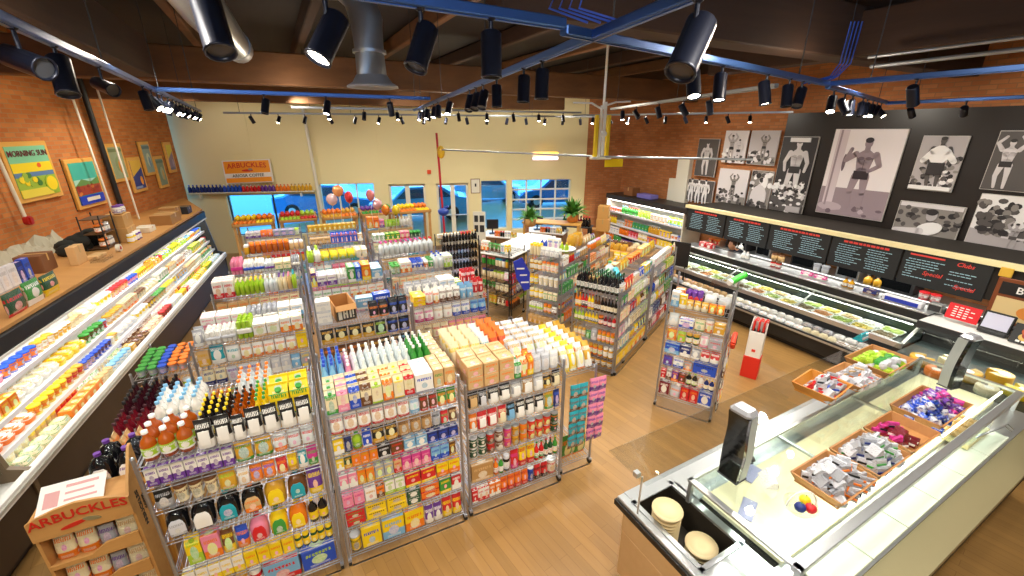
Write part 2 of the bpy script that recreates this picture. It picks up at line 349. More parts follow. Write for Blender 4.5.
# shape key -> builder, object name, noun, category, description
S = {'mc': (P_carton, 'drink_carton', 'carton', 'carton', '{i}-printed {c} drink carton'),
     'bx': (P_box, 'cracker_box', 'box', 'box', '{i}-printed {c} box'), 'tb': (P_box, 'tea_box', 'tea box', 'box', '{i}-printed {c} tea box'),
     'cs': (P_box, 'shipping_case', 'case', 'box', '{i}-printed {c} case'), 'sb': (P_box, 'snack_box', 'snack box', 'box', '{i}-printed {c} snack box'),
     'pp': (P_box, 'pasta_box', 'slim box', 'box', '{i}-printed {c} slim box'), 'gb': (P_box, 'gift_box', 'boxed pack', 'box', '{i}-printed {c} boxed pack'),
     'po': (P_fpouch, 'pouch', 'pouch', 'bag', '{i}-printed {c} pouch'), 'cb': (P_pouch, 'coffee_bag', 'coffee bag', 'bag', '{i}-labelled {c} coffee bag'),
     'kb': (P_fpouch, 'paper_bag', 'paper bag', 'bag', '{i}-printed {c} paper bag'), 'ch': (P_pillow, 'chip_bag', 'chip bag', 'bag', '{i}-printed {c} chip bag'),
     'cp': (P_pillow, 'candy_bag', 'sweets bag', 'bag', '{i}-printed {c} sweets bag'),
     'bo': (P_bottle, 'juice_bottle', 'bottle', 'bottle', '{i}-capped {c} juice bottle'), 'sa': (P_bottle, 'sauce_bottle', 'bottle', 'bottle', '{i}-capped {c} sauce bottle'),
     'wb': (P_bottle, 'water_bottle', 'bottle', 'bottle', '{i}-capped {c} water bottle'), 'wi': (P_wine, 'wine_bottle', 'wine bottle', 'bottle', '{i}-topped {c} wine bottle'),
     'ol': (P_wine, 'oil_bottle', 'oil bottle', 'bottle', '{i}-topped {c} oil bottle'),
     'jg': (P_jug, 'drink_jug', 'jug', 'jug', '{i}-capped {c} jug'), 'cn': (P_can, 'tin_can', 'can', 'can', '{i}-printed {c} can'),
     'jr': (P_jar, 'jar', 'jar', 'jar', '{i}-lidded {c} jar'), 'tu': (P_tub, 'tub', 'tub', 'tub', '{i}-lidded {c} tub'), 'cu': (P_cup, 'yogurt_cup', 'cup', 'cup', '{i}-lidded {c} cup'),
     'pk': (P_pack, 'food_tray', 'pack', 'food pack', '{c} tray pack of {i} food'), 'mu': (P_multi, 'roll_pack', 'multipack', 'pack', '{i}-banded {c} multipack'),
     'lf': (P_loaf, 'bread_loaf', 'loaf', 'bread', 'wrapped {c} bread loaf'), 'fr': (P_fruit, 'fruit', 'fruit', 'fruit', '{c} round fruit with {i} stem'),
     'we': (P_wedge, 'wrapped_sandwich', 'sandwich', 'sandwich', '{c} wrapped sandwich with {i} filling'),
     'wr': (P_loaf, 'wrapped_roll', 'wrapped roll', 'food', 'film-wrapped {c} roll')}
PROTO = {}
NCOUNT = {}
def proto(k, w, d, h, det):
    key = (k, round(w, 3), round(d, 3), round(h, 3), det)
    if key not in PROTO:
        ps = S[k][0](w, d, h)
        if det: PROTO[key] = [(n, b.mesh(n, m), m) for n, b, m in ps]
        else:
            mb = MB(); ms = []
            for n, b, m in ps:
                if n == 'label' and not det: continue
                if m not in ms: ms.append(m)
                mb.join(b, ms.index(m))
            PROTO[key] = [(ps[0][0], mb.mesh(S[k][1], ms), ps[0][2])]
    return PROTO[key]
def item(k, c, i, w, d, h, loc, rz, det, label, group=None, lab=None, rot=None):
    pr = proto(k, w, d, h, det); seed = (hash_(k+c+i) % 997)/997.
    r = new(S[k][1], pr[0][1], None, loc, rz, C[c][1], C[i][1], seed, rot)
    for n, me, m in pr[1:]:
        p = new(n, me, r); p.color = (*(C[lab or 'wh'][1] if n == 'label' else C[c][1]), 1); p['ink'] = list(C[i][1]); p['seed'] = seed
    tag(r, label, S[k][3], group); NCOUNT[S[k][1]] = NCOUNT.get(S[k][1], 0)+1
    return r
def hash_(s):
    h = 7
    for ch in s: h = (h*131+ord(ch)) % 1000003
    return h
def desc(k, c, i): return S[k][4].format(c=C[c][0], i=C[i][0])
def fill(R, z, spec, where, y=.015, x0=.035, x1=None, rows=1, det=1, hmax=9., jit=.004, rowgap=1.06, tilt=0., stretch=(.75, 1.5), dz=0.):
    """set goods out along a shelf; spec: 'shape c i w d h n[^stack]' in centimetres, comma separated, '_ w' leaves a gap"""
    f, W, nm = R['f'], R['w'], R['n']; x1 = W-.035 if x1 is None else x1
    seq = []
    for t in spec.split(','):
        p = t.split()
        if p[0] == '_': seq.append((None, float(p[1])/100)); continue
        k, c, i = p[:3]; w, d, h = (float(q)/100 for q in p[3:6]); n, st = (p[6].split('^')+['1'])[:2] if len(p) > 6 else ('1', '1')
        for q in range(int(n)): seq.append((k, w*1.04, c, i, w, d, min(h, hmax/int(st)), int(st), p[7] if len(p) > 7 else None))
    tot = sum(q[1] for q in seq); sc = max(stretch[0], min(stretch[1], (x1-x0)/tot))
    cnt = {}
    for q in seq:
        if q[0]: cnt[q[:1]+q[2:4]] = cnt.get(q[:1]+q[2:4], 0)+1
    for rk in range(rows):
        x = x0; idx = {}
        for q in seq:
            ww = q[1]*sc
            if q[0] and x+ww <= x1+.03:
                k, _, c, i, w, d, h, st, lb = q; key = (k, c, i); idx[key] = idx.get(key, 0)+1
                ds = desc(k, c, i); lab = ds
                if cnt[key] > 1: lab += ', %s from left' % ORD[idx[key]-1]
                if rows > 1: lab += ', front rank' if rk == 0 else ', %s rank' % ORD[rk]
                for s_ in range(st):
                    l2 = lab+((', lower', ', upper', ', topmost')[s_] if st > 1 else '')+', '+where+', '+nm
                    loc = f.w(x+ww/2+rng.uniform(-jit, jit)*.4, y+rk*d*rowgap+rng.uniform(0, jit), z+dz+s_*h*1.004)
                    item(k, c, i, round(w*sc*.97, 3), d, h, loc, f.rz+rng.uniform(-.05, .05), det, l2, '%ss, %s, %s' % (ds, where, nm) if cnt[key]*rows*st > 1 else None, lb,
                         (tilt, 0, f.rz) if tilt else None)
            x += ww
PALS = 'wh cr yl or rd gn bl lb tl pk pu br gd lg nv kr sv'.split()
def rspec(shapes, width, pal=PALS, nmin=2, nmax=4, inks=PALS):
    """a random run of goods filling `width` metres, no two kinds alike"""
    out = []; seen = set(); x = 0.
    while x < width:
        k, w, d, h = rng.choice(shapes); c, i = rng.choice(pal), rng.choice(inks)
        if c == i or (k, c, i) in seen: continue
        seen.add((k, c, i)); n = min(rng.randint(nmin, nmax), max(1, round((width-x)*100/w/1.04)))
        out.append('%s %s %s %s %s %s %d' % (k, c, i, w, d, h, n)); x += n*w*1.04/100
    return ','.join(out)
SHN = ['top shelf', 'second shelf', 'third shelf', 'fourth shelf', 'fifth shelf', 'sixth shelf', 'seventh shelf', 'bottom shelf']
WIRE = {}
def rack(f, w, d, zs, nm, label, post=None, casters=True, wires=True, dark=False):
    t = empty('wire_rack', f.w(0, 0), f.rz, label, 'shelf rack'); zt = (post or zs[0]+.07); z0 = .1 if casters else 0.
    m = BLACK if dark else CHROME
    for x in (.013, w-.013):
        for y in (.013, d-.013):
            part('post', MB().cyl((x, y, z0), (x, y, zt), .0125, n=8).cyl((x, y, zt), (x, y, zt+.012), .015, .008, n=8), m, t)
            if casters:
                c = part('caster', MB().cyl((x, y, .06), (x, y, .11), .011, n=6).box(x-.014, y-.03, .055, x+.014, y+.03, .075), CHROME, t)
                part('wheel', MB().cyl((x-.013, y, .034), (x+.013, y, .034), .034, n=12), RUBBER, c)
    for z in zs:
        key = (round(w, 2), round(d, 2), dark)
        if key not in WIRE:
            b = MB()
            for y in (.01, d-.01): b.cyl((0, y, -.006), (w, y, -.006), .004, n=5).cyl((0, y, -.034), (w, y, -.034), .004, n=5)
            for x in (.01, w-.01): b.cyl((x, 0, -.006), (x, d, -.006), .004, n=5).cyl((x, 0, -.034), (x, d, -.034), .004, n=5)
            n = int(w/.035)
            for i in range(1, n): b.box(i*w/n-.0018, .005, -.006, i*w/n+.0018, d-.005, -.001)
            for y in (d*.33, d*.66): b.box(.005, y-.003, -.012, w-.005, y+.003, -.006)
            WIRE[key] = b.mesh('shelf', m)
        new('shelf', WIRE[key], t, (0, 0, z))
        b = MB().box(.03, -.016, -.034, w-.03, -.001, .003, 0)
        x = .06+rng.random()*.05
        while x < w-.1:
            b.box(x, -.018, -.031, x+.045, -.016, -.004, 1 if rng.random() < .22 else 2); x += .07+rng.random()*.09
        part('price_strip', b, [STRIP, TAGY, TAGW], t)
    return dict(f=f, w=w, d=d, zs=zs, n=nm)
def sname(i, n): return 'bottom shelf' if i == n-1 and n > 1 else SHN[i]
# ================================================================== THE SETTING
CFW = F(-9.5, 12.8, 81.1)          # far wall
LW = F(-7.7, 6.9, -17.)            # left brick wall
RW = F(6.91, 8.38, 153.5)          # right wall
CF = F(-4.40, 3.03, -21.3)         # left cooler front
U = F(-1.45, 2.683, 64.)    # rows of shelves
WF = F(0, 0, 124.6)                # turned shelves
D = F(4.86, 7.36, 153.5)           # service counter front
IS = F(.83, 2.6, 61.5)             # island counter
def fstruct(name, f, mb, m, x=0., y=0., z=0.):
    o = struct(name, mb, m); o.location = f.w(x, y, z); o.rotation_euler = (0, 0, f.rz); return o
fstruct('floor', F(1, 5, 143.5), MB().box(-16, -16, -.1, 16, 13, 0), FLOOR)
fstruct('wall_left', LW, MB().box(-11.5, 0, 0, 5.95, .3, 5.3), BRICKM)
fstruct('wall_right', RW, MB().box(-7.6, 0, 0, 13, .3, 5.3), BRICKR)
# far wall pieces around the openings
OPN = [(.96, 3.49, .55, 1.78), (3.64, 5.25, .5, 2.06), (5.69, 6.83, 0, 2.02), (7.17, 8.19, 0, 2.02), (8.6, 9.45, .5, 2.08), (9.62, 11.6, .45, 2.09)]
b = MB(); x = -.4
for x0, x1, z0, z1 in OPN:
    b.box(x, 0, 0, x0, .25, 5.3); b.box(x0, 0, z1, x1, .25, 5.3)
    if z0: b.box(x0, 0, 0, x1, .25, z0)
    x = x1
b.box(x, 0, 0, 12.09, .25, 5.3)
fstruct('wall_far', CFW, b, CREAM)
fstruct('wall_brick_far', CFW, MB().box(12.09, -.04, 0, 13.9, .25, 5.3), BRICKR)
fstruct('trim_1', CFW, MB().box(0, -.05, 1.84, 3.5, 0, 1.9, 0, .008), OFFW)
b = MB()
for s_ in (1.9, 5.46, 7.0, 8.4, 10.6): b.box(s_, -.012, 2.2, s_+.03, 0, 5.0)
b.box(0, -.015, 2.95, 12., 0, 2.98); fstruct('trim_2', CFW, b, CREAM)
BW_ = F(-6, -3.2, 90)
fstruct('wall_back', BW_, MB().box(-3, -.3, 0, 20, 0, 4.05).box(-3, -.3, 4.95, 20, 0, 5.3).box(-3, -.3, 4.05, 2.5, 0, 4.95).box(13.5, -.3, 4.05, 20, 0, 4.95), CREAM)
cw = new('window_5', None, None, BW_.w(2.5, -.2, 4.05), BW_.rz); cw['kind'] = 'structure'; b = MB()
for k in range(9): b.box(k*11/8-.03, 0, 0, k*11/8+.03, .06, .9)
part('window_frame', b.box(0, 0, 0, 11, .06, .05).box(0, 0, .85, 11, .06, .9), OFFW, cw); part('pane', MB().box(0, .028, 0, 11, .032, .9), GLASS, cw)
fstruct('ceiling', F(1, 5, 64), MB().box(-16, -15, 5.2, 16, 15, 5.35), CEILM)
def window(n, x0, x1, z0, z1, nx, nz, fm=STEEL, t=.04):
    w = empty('window_%d' % n, CFW.w(x0, .1, z0), CFW.rz, 'steel framed shop window %s in the far cream wall' % ORD[n-1], 'window'); del w['label'], w['category']; w['kind'] = 'structure'
    W, H = x1-x0, z1-z0; b = MB()
    for x in [i*W/nx for i in range(nx+1)]: b.box(max(0, x-t/2), 0, 0, min(W, x+t/2), .06, H)
    for z in [i*H/nz for i in range(nz+1)]: b.box(0, .005, max(0, z-t/2), W, .055, min(H, z+t/2))
    part('window_frame', b, fm, w); part('pane', MB().box(0, .028, 0, W, .032, H), GLASS, w)
window(1, *OPN[0], 2, 1, DARK); window(2, *OPN[1], 3, 1, OFFW); window(3, *OPN[4], 1, 1, OFFW); window(4, *OPN[5], 4, 5, OFFW, .05)
def door(n, x0, x1, leaves):
    d = new('door_%d' % n, None, None, CFW.w(x0, .08, 0), CFW.rz); d['kind'] = 'structure'; W = (x1-x0)/leaves
    part('door_frame', MB().box(-.04, -.02, 0, 0, .1, 2.06).box(x1-x0, -.02, 0, x1-x0+.04, .1, 2.06).box(-.04, -.02, 2.02, x1-x0+.04, .1, 2.07), OFFW, d)
    for i in range(leaves):
        o = part('door_leaf', MB().box(i*W, 0, 0, i*W+.07, .05, 2.02).box((i+1)*W-.07, 0, 0, (i+1)*W, .05, 2.02).box(i*W, 0, 0, (i+1)*W, .05, .2).box(i*W, 0, 1.94, (i+1)*W, .05, 2.02), OFFW, d)
        part('pane', MB().box(i*W+.07, .02, .2, (i+1)*W-.07, .025, 1.94), GLASS, o)
        part('push_bar', MB().cyl((i*W+.05, -.05, 1.), ((i+1)*W-.05, -.05, 1.), .018).cyl((i*W+.05, -.05, 1.), (i*W+.05, 0, 1.), .01).cyl(((i+1)*W-.05, -.05, 1.), ((i+1)*W-.05, 0, 1.), .01), STEEL, o)
door(1, 5.69, 6.83, 2); door(2, 7.17, 8.19, 2)
# outside: street and parked cars in the blue dusk
fstruct('pavement', CFW, MB().box(-14, .3, -.12, 24, 30, -.02), BLUEGLOW)
CARM = [mat('dusk_tinted_car_paint', '2f86c8', .25, .2, coat=1), mat('dusk_tinted_silver_paint', '9fc4dd', .25, .3, coat=1), mat('dusk_tinted_pale_paint', '5aa9e0', .25, .2, coat=1)]  # blue cast of the dusk light is painted into the car colours
def car(x, y, flip, m, label):
    t = empty('parked_car', CFW.w(x, y, 0), CFW.rz, label, 'car', 'cars parked outside'); k = -1 if flip else 1
    prof = [(-2.1, .25), (2.1, .25), (2.15, .6), (1.95, .78), (1.15, .9), (.6, 1.38), (-.9, 1.42), (-1.6, .98), (-2.1, .9)]
    b = MB(); rings = []
    for yy, q in ((-.85, .9), (-.78, 1.), (.78, 1.), (.85, .9)): rings.append([(px*k*(.985 if q < 1 else 1), yy, .25+(pz-.25)*q) for px, pz in prof])
    b.loft(rings, 0, False); part('car_body', b, m, t)
    part('side_window', MB().prism([(-1.35*k, .98), (.95*k, .92), (.55*k, 1.3), (-.85*k, 1.33)][::k], -.87, .87), mat('car_glass', '2c4a66', .08), t)
    for wx in (-1.3, 1.3):
        for yy in (-.8, .8):
            wh = part('wheel', MB().cyl((wx, yy-.1, .31), (wx, yy+.1, .31), .31, n=16), RUBBER, t); part('hub', MB().cyl((wx, yy-.11, .31), (wx, yy+.11, .31), .17, n=10), STEEL, wh)
    for yy in (-.6, .6): part('headlight', MB().box(2.05*k-.05, yy-.18, .62, 2.05*k+.06, yy+.18, .76, 0, .02), WHITEM, t)
car(2.2, 6.5, 0, CARM[0], 'dusk-blue car parked outside the long left window'); car(6.4, 5.2, 1, CARM[2], 'pale dusk-blue car parked outside the glass double doors')
car(9.6, 9.4, 0, CARM[1], 'silver car parked farther out beyond the second doors'); car(13.2, 7.6, 1, CARM[0], 'dusk-blue car parked outside the gridded garage window')
# timber: deep beams and purlins
def beam(p, q, z0, z1, w, m, label, name='timber_beam'):
    p, q = Vector((*p, 0)), Vector((*q, 0)); L = (q-p).length; d = q-p
    o = one(name, MB().box(0, -w/2, 0, L, w/2, z1-z0, 0, .015), m, (p.x, p.y, z0), math.atan2(d.y, d.x), label, 'beam')
    return o
VF = F(0, 0, 62.)                                          # x across (az 62), y along az -28
def bv(x0, x1, y, z0, z1, w, m, label): beam(VF.w(x0, y)[:2], VF.w(x1, y)[:2], z0, z1, w, m, label)
def bu(x, y0, y1, z0, z1, w, m, label): beam(VF.w(x, y0)[:2], VF.w(x, y1)[:2], z0, z1, w, m, label)
bv(-6.2, 12, 8.75, 4.3, 4.78, .3, BEAM, 'heavy brown timber beam crossing behind the round flared duct')
bu(-1.5, 1.2, 8.6, 4.33, 4.85, .3, BEAMD, 'dark timber beam running along above the left track')
bv(1.6, 14, 3.3, 4.4, 4.95, .3, BEAMD, 'dark heavy timber beam crossing overhead on the right')
bu(6.4, -3, 5.2, 4.42, 4.9, .28, BEAMD, 'dark timber beam at upper right above the wall photographs')
bv(-8, 9, 12.2, 4.2, 4.6, .26, BEAM, 'brown timber beam nearest the far cream wall')
for i in range(11): bu(-5.5+i*1.55, -4, 14, 4.95, 5.18, .12, BEAM if i % 2 else BEAMD, 'ceiling joist, %s from the left brick wall' % ORD[i])
# tracks with lamp heads
LSPOT = []
def track(p, q, z, label, heads, tn, m=TRACKM, w=.045, watt=55.):
    p, q = Vector((*p, z)), Vector((*q, z)); d = q-p; L = d.length; u = d/L; a = math.atan2(d.y, d.x)
    t = one('lighting_track', MB().box(0, -w/2, 0, L, w/2, w*.8, 0, .004).box(0, -w*.18, -.004, L, w*.18, .002), m, p, a, label, 'lighting track')
    for k in range(int(L/2.2)+1):
        xx = min(.3+k*2.2, L-.05); part('hanger_rod', MB().cyl((xx, 0, w*.7), (xx, 0, 5.2-z), .004, n=5), DARK, t)
    for i, hd in enumerate(sorted(heads)):
        s_, lit, az, ti, sz = (list(hd)+[1.])[:5]
        hl = .15*sz; r = .037*sz; az, ti = math.radians(az), math.radians(ti)
        dirn = Vector((math.sin(az)*math.sin(ti), math.cos(az)*math.sin(ti), -math.cos(ti)))
        c = p+u*s_+Vector((0, 0, -.075-.03*sz)); rot = dirn.to_track_quat('-Z', 'Y').to_euler()
        lab = '%s black cylinder spotlight, %s along %s' % ('lit' if lit else 'unlit', ORD[i], tn)
        b = MB().lathe([(r*.8, hl*.45), (r, hl*.4), (r, -hl*.5), (r*1.06, -hl*.52), (r*1.06, -hl*.56), (r*.9, -hl*.56), (r*.9, -hl*.47)], 14)
        o = new('track_light', b.mesh('track_light', HEADM), None, c, 0, rot=rot); tag(o, lab, 'spotlight', 'spotlights on '+tn)
        lens = part('lens', MB().lathe([(r*.88, -hl*.5), (r*.88, -hl*.485)], 12), LAMPON if lit else LAMPOFF, o)
        inv = rot.to_matrix().inverted(); up = inv @ Vector((0, 0, .083+.03*sz))
        part('yoke', MB().tube([(0, 0, 0), up*.55, up], .008, 6).sph(up, (.02, .02, .02), 8), HEADM, o)
        if lit:
            ld = bpy.data.lights.new('spot_lamp', 'SPOT'); ld.energy = watt*sz; ld.spot_size = math.radians(115); ld.spot_blend = .7; ld.shadow_soft_size = .05; ld.color = (1, .93, .82)
            lo = bpy.data.objects.new('spot_lamp', ld); COL.objects.link(lo); lo.parent = o; lo.location = (0, 0, -hl*.6)
track((-1.2, .75), (-6.3, 9.35), 3.95, 'daylight-blue grey track running along the left above the cooler',
      [(1.2, 0, 100, 72, 1.1), (1.62, 0, 140, 22, 1.15), (2.35, 0, 110, 72), (3.7, 0, 110, 10), (4.1, 1, 100, 45), (4.45, 1, 100, 45), (4.75, 1, 100, 50), (5.2, 0, 260, 25), (5.6, 1, 100, 40), (5.95, 1, 80, 40), (6.3, 0, 280, 30), (6.7, 1, 80, 40), (7.1, 0, 280, 30), (7.5, 1, 80, 40), (7.9, 1, 80, 40), (8.4, 0, 270, 40), (8.8, 1, 80, 40), (9.3, 0, 270, 40)], 'the left track')
track((-3.37, 4.43), (-1., 5.7), 3.95, 'daylight-blue track crossing in front of the flared duct', [(.9, 0, 200, 20), (1.5, 1, 190, 25), (2.2, 0, 0, 25)], 'the duct cross track')
track((-1.35, .95), (.2, 1.91), 3.97, 'bright daylight-blue track overhead at top centre, left piece', [(.66, 0, 140, 28), (.95, 1, 215, 35), (1.24, 0, 215, 28), (1.5, 0, 180, 3)], 'the top left track')
track((.2, 1.91), (2.65, 3.95), 3.95, 'bright daylight-blue track overhead running right from the crossing', [(1.02, 1, 180, 25), (1.32, 1, 190, 15), (1.95, 1, 150, 15), (2.35, 0, 180, 10), (2.6, 0, 220, 30)], 'the top right track')
track((.56, 1.33), (-1.9, 9.), 3.95, 'long daylight-blue track running away toward the far windows', [(.1, 0, 225, 35, 1.2), (1.3, 0, 200, 4), (1.6, 0, 200, 5), (2.2, 0, 170, 5), (2.6, 0, 200, 30), (2.85, 0, 200, 32), (3.1, 0, 200, 30), (4.2, 1, 200, 30), (5.0, 0, 180, 20), (5.4, 1, 200, 25), (6.2, 1, 200, 25), (6.6, 0, 0, 30), (7.2, 1, 190, 25)], 'the long centre track')
track((2.65, 3.95), (4.2, .9), 3.95, 'daylight-blue track leading off at upper right', [(.6, 0, 60, 40), (2.2, 1, 60, 40)], 'the upper right track')
track((2.65, 3.95), (4.9, 6.1), 3.93, 'dark daylight-blue track above the large wall photographs', [(.25, 1, 210, 30), (.7, 0, 150, 35), (1.05, 1, 180, 12), (1.6, 0, 200, 20), (1.85, 1, 210, 20), (2.2, 1, 220, 35), (2.5, 0, 240, 40), (2.8, 1, 150, 45)], 'the photo wall track')
track((4.9, 6.1), (6.6, 2.7), 3.92, 'dark track at far right in front of the photographs', [(.3, 0, 60, 55), (.8, 0, 50, 60), (1.4, 1, 60, 50), (2.2, 1, 60, 50)], 'the far right track')
track((-6., 9.6), (2.6, 12.6), 3.93, 'grey track crossing near the far cream wall', [(.5+i*.52, i % 4 == 1, 200 if i % 3 else 20, 30) for i in range(17)], 'the far cross track', TRACKG)
track((-3.9, 8.2), (1.6, 10.7), 3.97, 'grey track crossing over the middle of the shop', [(.6+i*.62, i in (0, 2, 5, 7), 180 if i % 2 else 160, 25) for i in range(9)], 'the middle cross track', TRACKG)
track((1.8, 8.4), (2.3, 4.1), 3.95, 'grey track over the aisle by the free standing rack', [(.6, 1, 180, 20), (1.2, 0, 140, 40), (2., 1, 90, 20), (2.7, 0, 90, 35), (3.3, 1, 60, 20)], 'the aisle track', TRACKG)
track((1.5, 11.3), (5.6, 9.2), 3.93, 'grey track above the orange stocked back cooler', [(.5+i*.42, i % 3 != 1, 90 if i % 2 else 200, 30) for i in range(9)], 'the back cooler track', TRACKG)
# ducts and pipes
def duct(pts, r, loc, label, flare=False):
    t = empty('ventilation_duct', loc, 0, label, 'duct'); part('pipe', MB().tube(pts, r, 18), GALV, t)
    for p, q in ((pts[0], pts[1]),):
        part('seam_ring', MB().cyl(Vector(p)+(Vector(q)-Vector(p))*.5, Vector(p)+(Vector(q)-Vector(p))*.5+(Vector(q)-Vector(p)).normalized()*.03, r*1.05, n=18), GALV, t)
    if flare: part('flared_rim', MB().lathe([(r*.98, .1), (r*1.25, .03), (r*1.6, .0), (r*1.62, -.02), (r*1.2, -.02), (r*.95, .03)], 20, 0, pts[0][0], pts[0][1], caps=False), mat('rim_grey', '9fa2aa', .5, .3), t)
duct([(0, 0, 0), (0, 0, .6), (-.06, .02, .8), (-.25, .08, .95), (-.9, .3, 1.02)], .16, (-1.46, 4.95, 4.04), 'galvanised round duct dropping to a wide flared rim', True)
duct([(-.6, 1.25, .1), (0, 0, .02), (.6, -1.28, 0), (.92, -1.95, .02), (1.3, -2.8, .2)], .18, (-3.18, 5.44, 4.56), 'galvanised round duct slanting across the upper left')
def pipe(pts, r, label, m=TRACKG, name='pipe'): return one(name, MB().tube(pts, r, 8), m, (0, 0, 0), 0, label, 'pipe')
pipe([(-1.6, 10., 3.2), (1.37, 6.93, 3.22)], .016, 'thin grey pipe from red pole to the yellow drop box')
pipe([(1.37, 6.93, 3.22), (3.35, 6.2, 3.22)], .016, 'thin grey pipe from the power drop toward the photographs')
pipe([CFW.w(3.63, -.1, 1.2), CFW.w(3.55, -.1, 4.2)], .05, 'white steel column pipe beside the long far window', OFFW, 'column')
pipe([LW.w(1.6, -.25, 1.8), LW.w(1.45, -.25, 4.9)], .02, 'thin white rod standing before the seaside poster', OFFW, 'rod')
pipe([LW.w(-.42, -.12, 2.3), LW.w(-.62, -.12, 4.9)], .025, 'white rod left of the lemon poster with red valve', OFFW, 'rod')
pipe([LW.w(2.3, -.08, 2.0), LW.w(2.22, -.08, 4.9)], .05, 'black downpipe on brick between second and third posters', BLACK, 'downpipe')
pipe([LW.w(2.32, -.32, 1.8), LW.w(2.2, -.32, 4.9)], .018, 'slim white rod in front of the black downpipe', OFFW, 'rod')
one('valve', MB().cyl((0, -.03, 0), (0, .03, 0), .07, n=10).box(-.03, -.05, -.05, .03, .05, .05), mat('red_paint', 'b02020', .4), LW.w(-.42, -.14, 2.3), LW.rz, 'red valve at the foot of the left white rod', 'valve')
pipe([(3.9, 5.2, 4.25), (5.6, 1.8, 4.28)], .02, 'grey conduit pair upper right beam, lower one'); pipe([(3.85, 5.2, 4.34), (5.6, 1.7, 4.36)], .016, 'grey conduit pair upper right beam, upper one')
b = MB()
for k in range(4): b.tube([(.02*k, 0, 0), (.03*k+.02, .03, -.15), (-.05+.04*k, .05, -.3), (.1+.05*k, 0, -.36)], .005, 5)
one('cable_bundle', b, mat('blue_cable', '2a55c0', .4), (.2, 1.95, 4.36), 0, 'blue cables curling down onto the track crossing', 'cables')
b = MB()
for k in range(4): b.tube([(.03*k, 0, 0), (.03*k, .02, -.3), (-.05+.02*k, .03, -.4), (-.3+.06*k, 0, -.46)], .006, 5)
one('cable_bundle', b, mat('blue_cable', '2a55c0', .4), (2.75, 4., 4.43), 0, 'blue cables dropping onto the right track corner', 'cables')
# yellow power drop in mid air
t = empty('power_drop', (1.37, 6.93, 3.2), .3, 'yellow framed hanging power drop with white conduits', 'power drop')
YEL = mat('safety_yellow', 'f0cf12', .4)
for x in (-.1, .1): part('side_rail', MB().box(x-.024, -.03, .02, x+.024, .03, .62, 0, .005), YEL, t)
part('conduits', MB().cyl((-.03, 0, 0), (-.03, 0, .75), .02).cyl((.03, 0, .02), (.03, 0, .8), .025).sph((.03, 0, .35), .05).tube([(-.03, 0, .7), (-.2, 0, .78), (-.5, 0, .78)], .015).tube([(.03, 0, .75), (.2, 0, .8), (.5, .1, .82)], .015).cyl((0, 0, .7), (0, 0, 2.), .018), WHITEM, t)
part('base_plate', MB().box(-.16, -.06, -.02, .16, .06, .02, 0, .008), OFFW, t)
part('yellow_tag', MB().box(-.16, -.004, -.06, .16, .004, .06), YEL, t, (.26, .03, -.08))
# far wall fittings
t = empty('wall_sign', CFW.w(1.75, -.1, 2.47), CFW.rz, 'orange coffee sign with red arched lettering on cream wall', 'sign'); t.rotation_euler = (-.1, -.03, CFW.rz)
part('frame', MB().box(-.66, 0, -.33, .66, .03, .33, 0, .01), mat('sign_white', 'efe9e4', .5), t)
part('face', MB().box(-.62, -.008, -.3, .62, 0, .3).box(-.62, -.011, -.17, .62, -.008, -.04, 1), [mat('sign_orange', 'f59a1c', .5), mat('sign_white', 'efe9e4', .5)], t)
REDL = mat('sign_red', 'd02a1c', .5); BLKL = mat('sign_black', '16130f', .5)
text('lettering', 'ARBUCKLES', .2, t, (0, -.012, .12), REDL, bend=.1); text('lettering', 'ARIOSA COFFEE', .12, t, (0, -.014, -.15), BLKL)
part('emblem', MB().ell(0, .03, .16, .035, -.013, -.008, 0).ell(.08, .06, .06, .03, -.014, -.008, 1), [REDL, mat('sign_grey', '9a8f86', .5)], t)
one('alarm_box', MB().box(-.06, -.05, -.06, .06, 0, .06, 0, .01).sph((0, -.05, 0), .03), mat('red_orange', 'e8542a', .5), CFW.w(6.98, 0, 2.38), CFW.rz, 'small red square alarm box above the double doors', 'alarm')
t = empty('neon_sign', CFW.w(10.7, -.06, 2.83), CFW.rz, 'glowing yellow and pink neon sign on the cream wall', 'sign')
part('tube', MB().tube([(-.4, 0, .08), (.4, 0, .08)], .03), mat('neon_yellow', 'ffb52e', .4, emit=6.), t); part('tube', MB().tube([(-.4, 0, -.07), (.4, 0, -.07)], .03), mat('neon_white', 'ffd9e6', .4, emit=6.), t)
part('backing', MB().box(-.45, .02, -.14, .45, .05, .14), OFFW, t)
t = empty('framed_notice', CFW.w(8.42, -.02, 1.92), CFW.rz, 'framed cream notice beside the second glass doors', 'picture'); part('frame', MB().box(-.15, 0, -.23, .15, .02, .23), mat('brown_frame', '7a4a2a', .5), t); part('print', MB().box(-.13, -.004, -.21, .13, 0, .21).box(-.02, -.006, -.02, .03, -.004, .08, 1), [OFFW, BLKL], t)
one('wall_shelf', MB().box(0, -.2, 1.84, 3.5, 0, 1.87, 0, .006).prism([(.3, 1.84), (.34, 1.84), (.34, 1.7), (.3, 1.72)], -.15, -.02).prism([(3.1, 1.84), (3.14, 1.84), (3.14, 1.7), (3.1, 1.72)], -.15, -.02), OFFW, CFW.w(0, 0, .02), CFW.rz, 'long white shelf of bottles above the left far window', 'shelf')
R_ = dict(f=CFW.sub(0, -.17), w=3.5, n='far wall')
fill(R_, 1.89, ','.join('wb %s %s 7 7 %d %d' % q for q in [('nv', 'bl', 22, 9), ('bl', 'wh', 22, 5), ('rd', 'wh', 20, 5), ('pu', 'gd', 21, 4), ('or', 'rd', 20, 4), ('gd', 'br', 21, 6)]), 'on the long shelf', det=0)
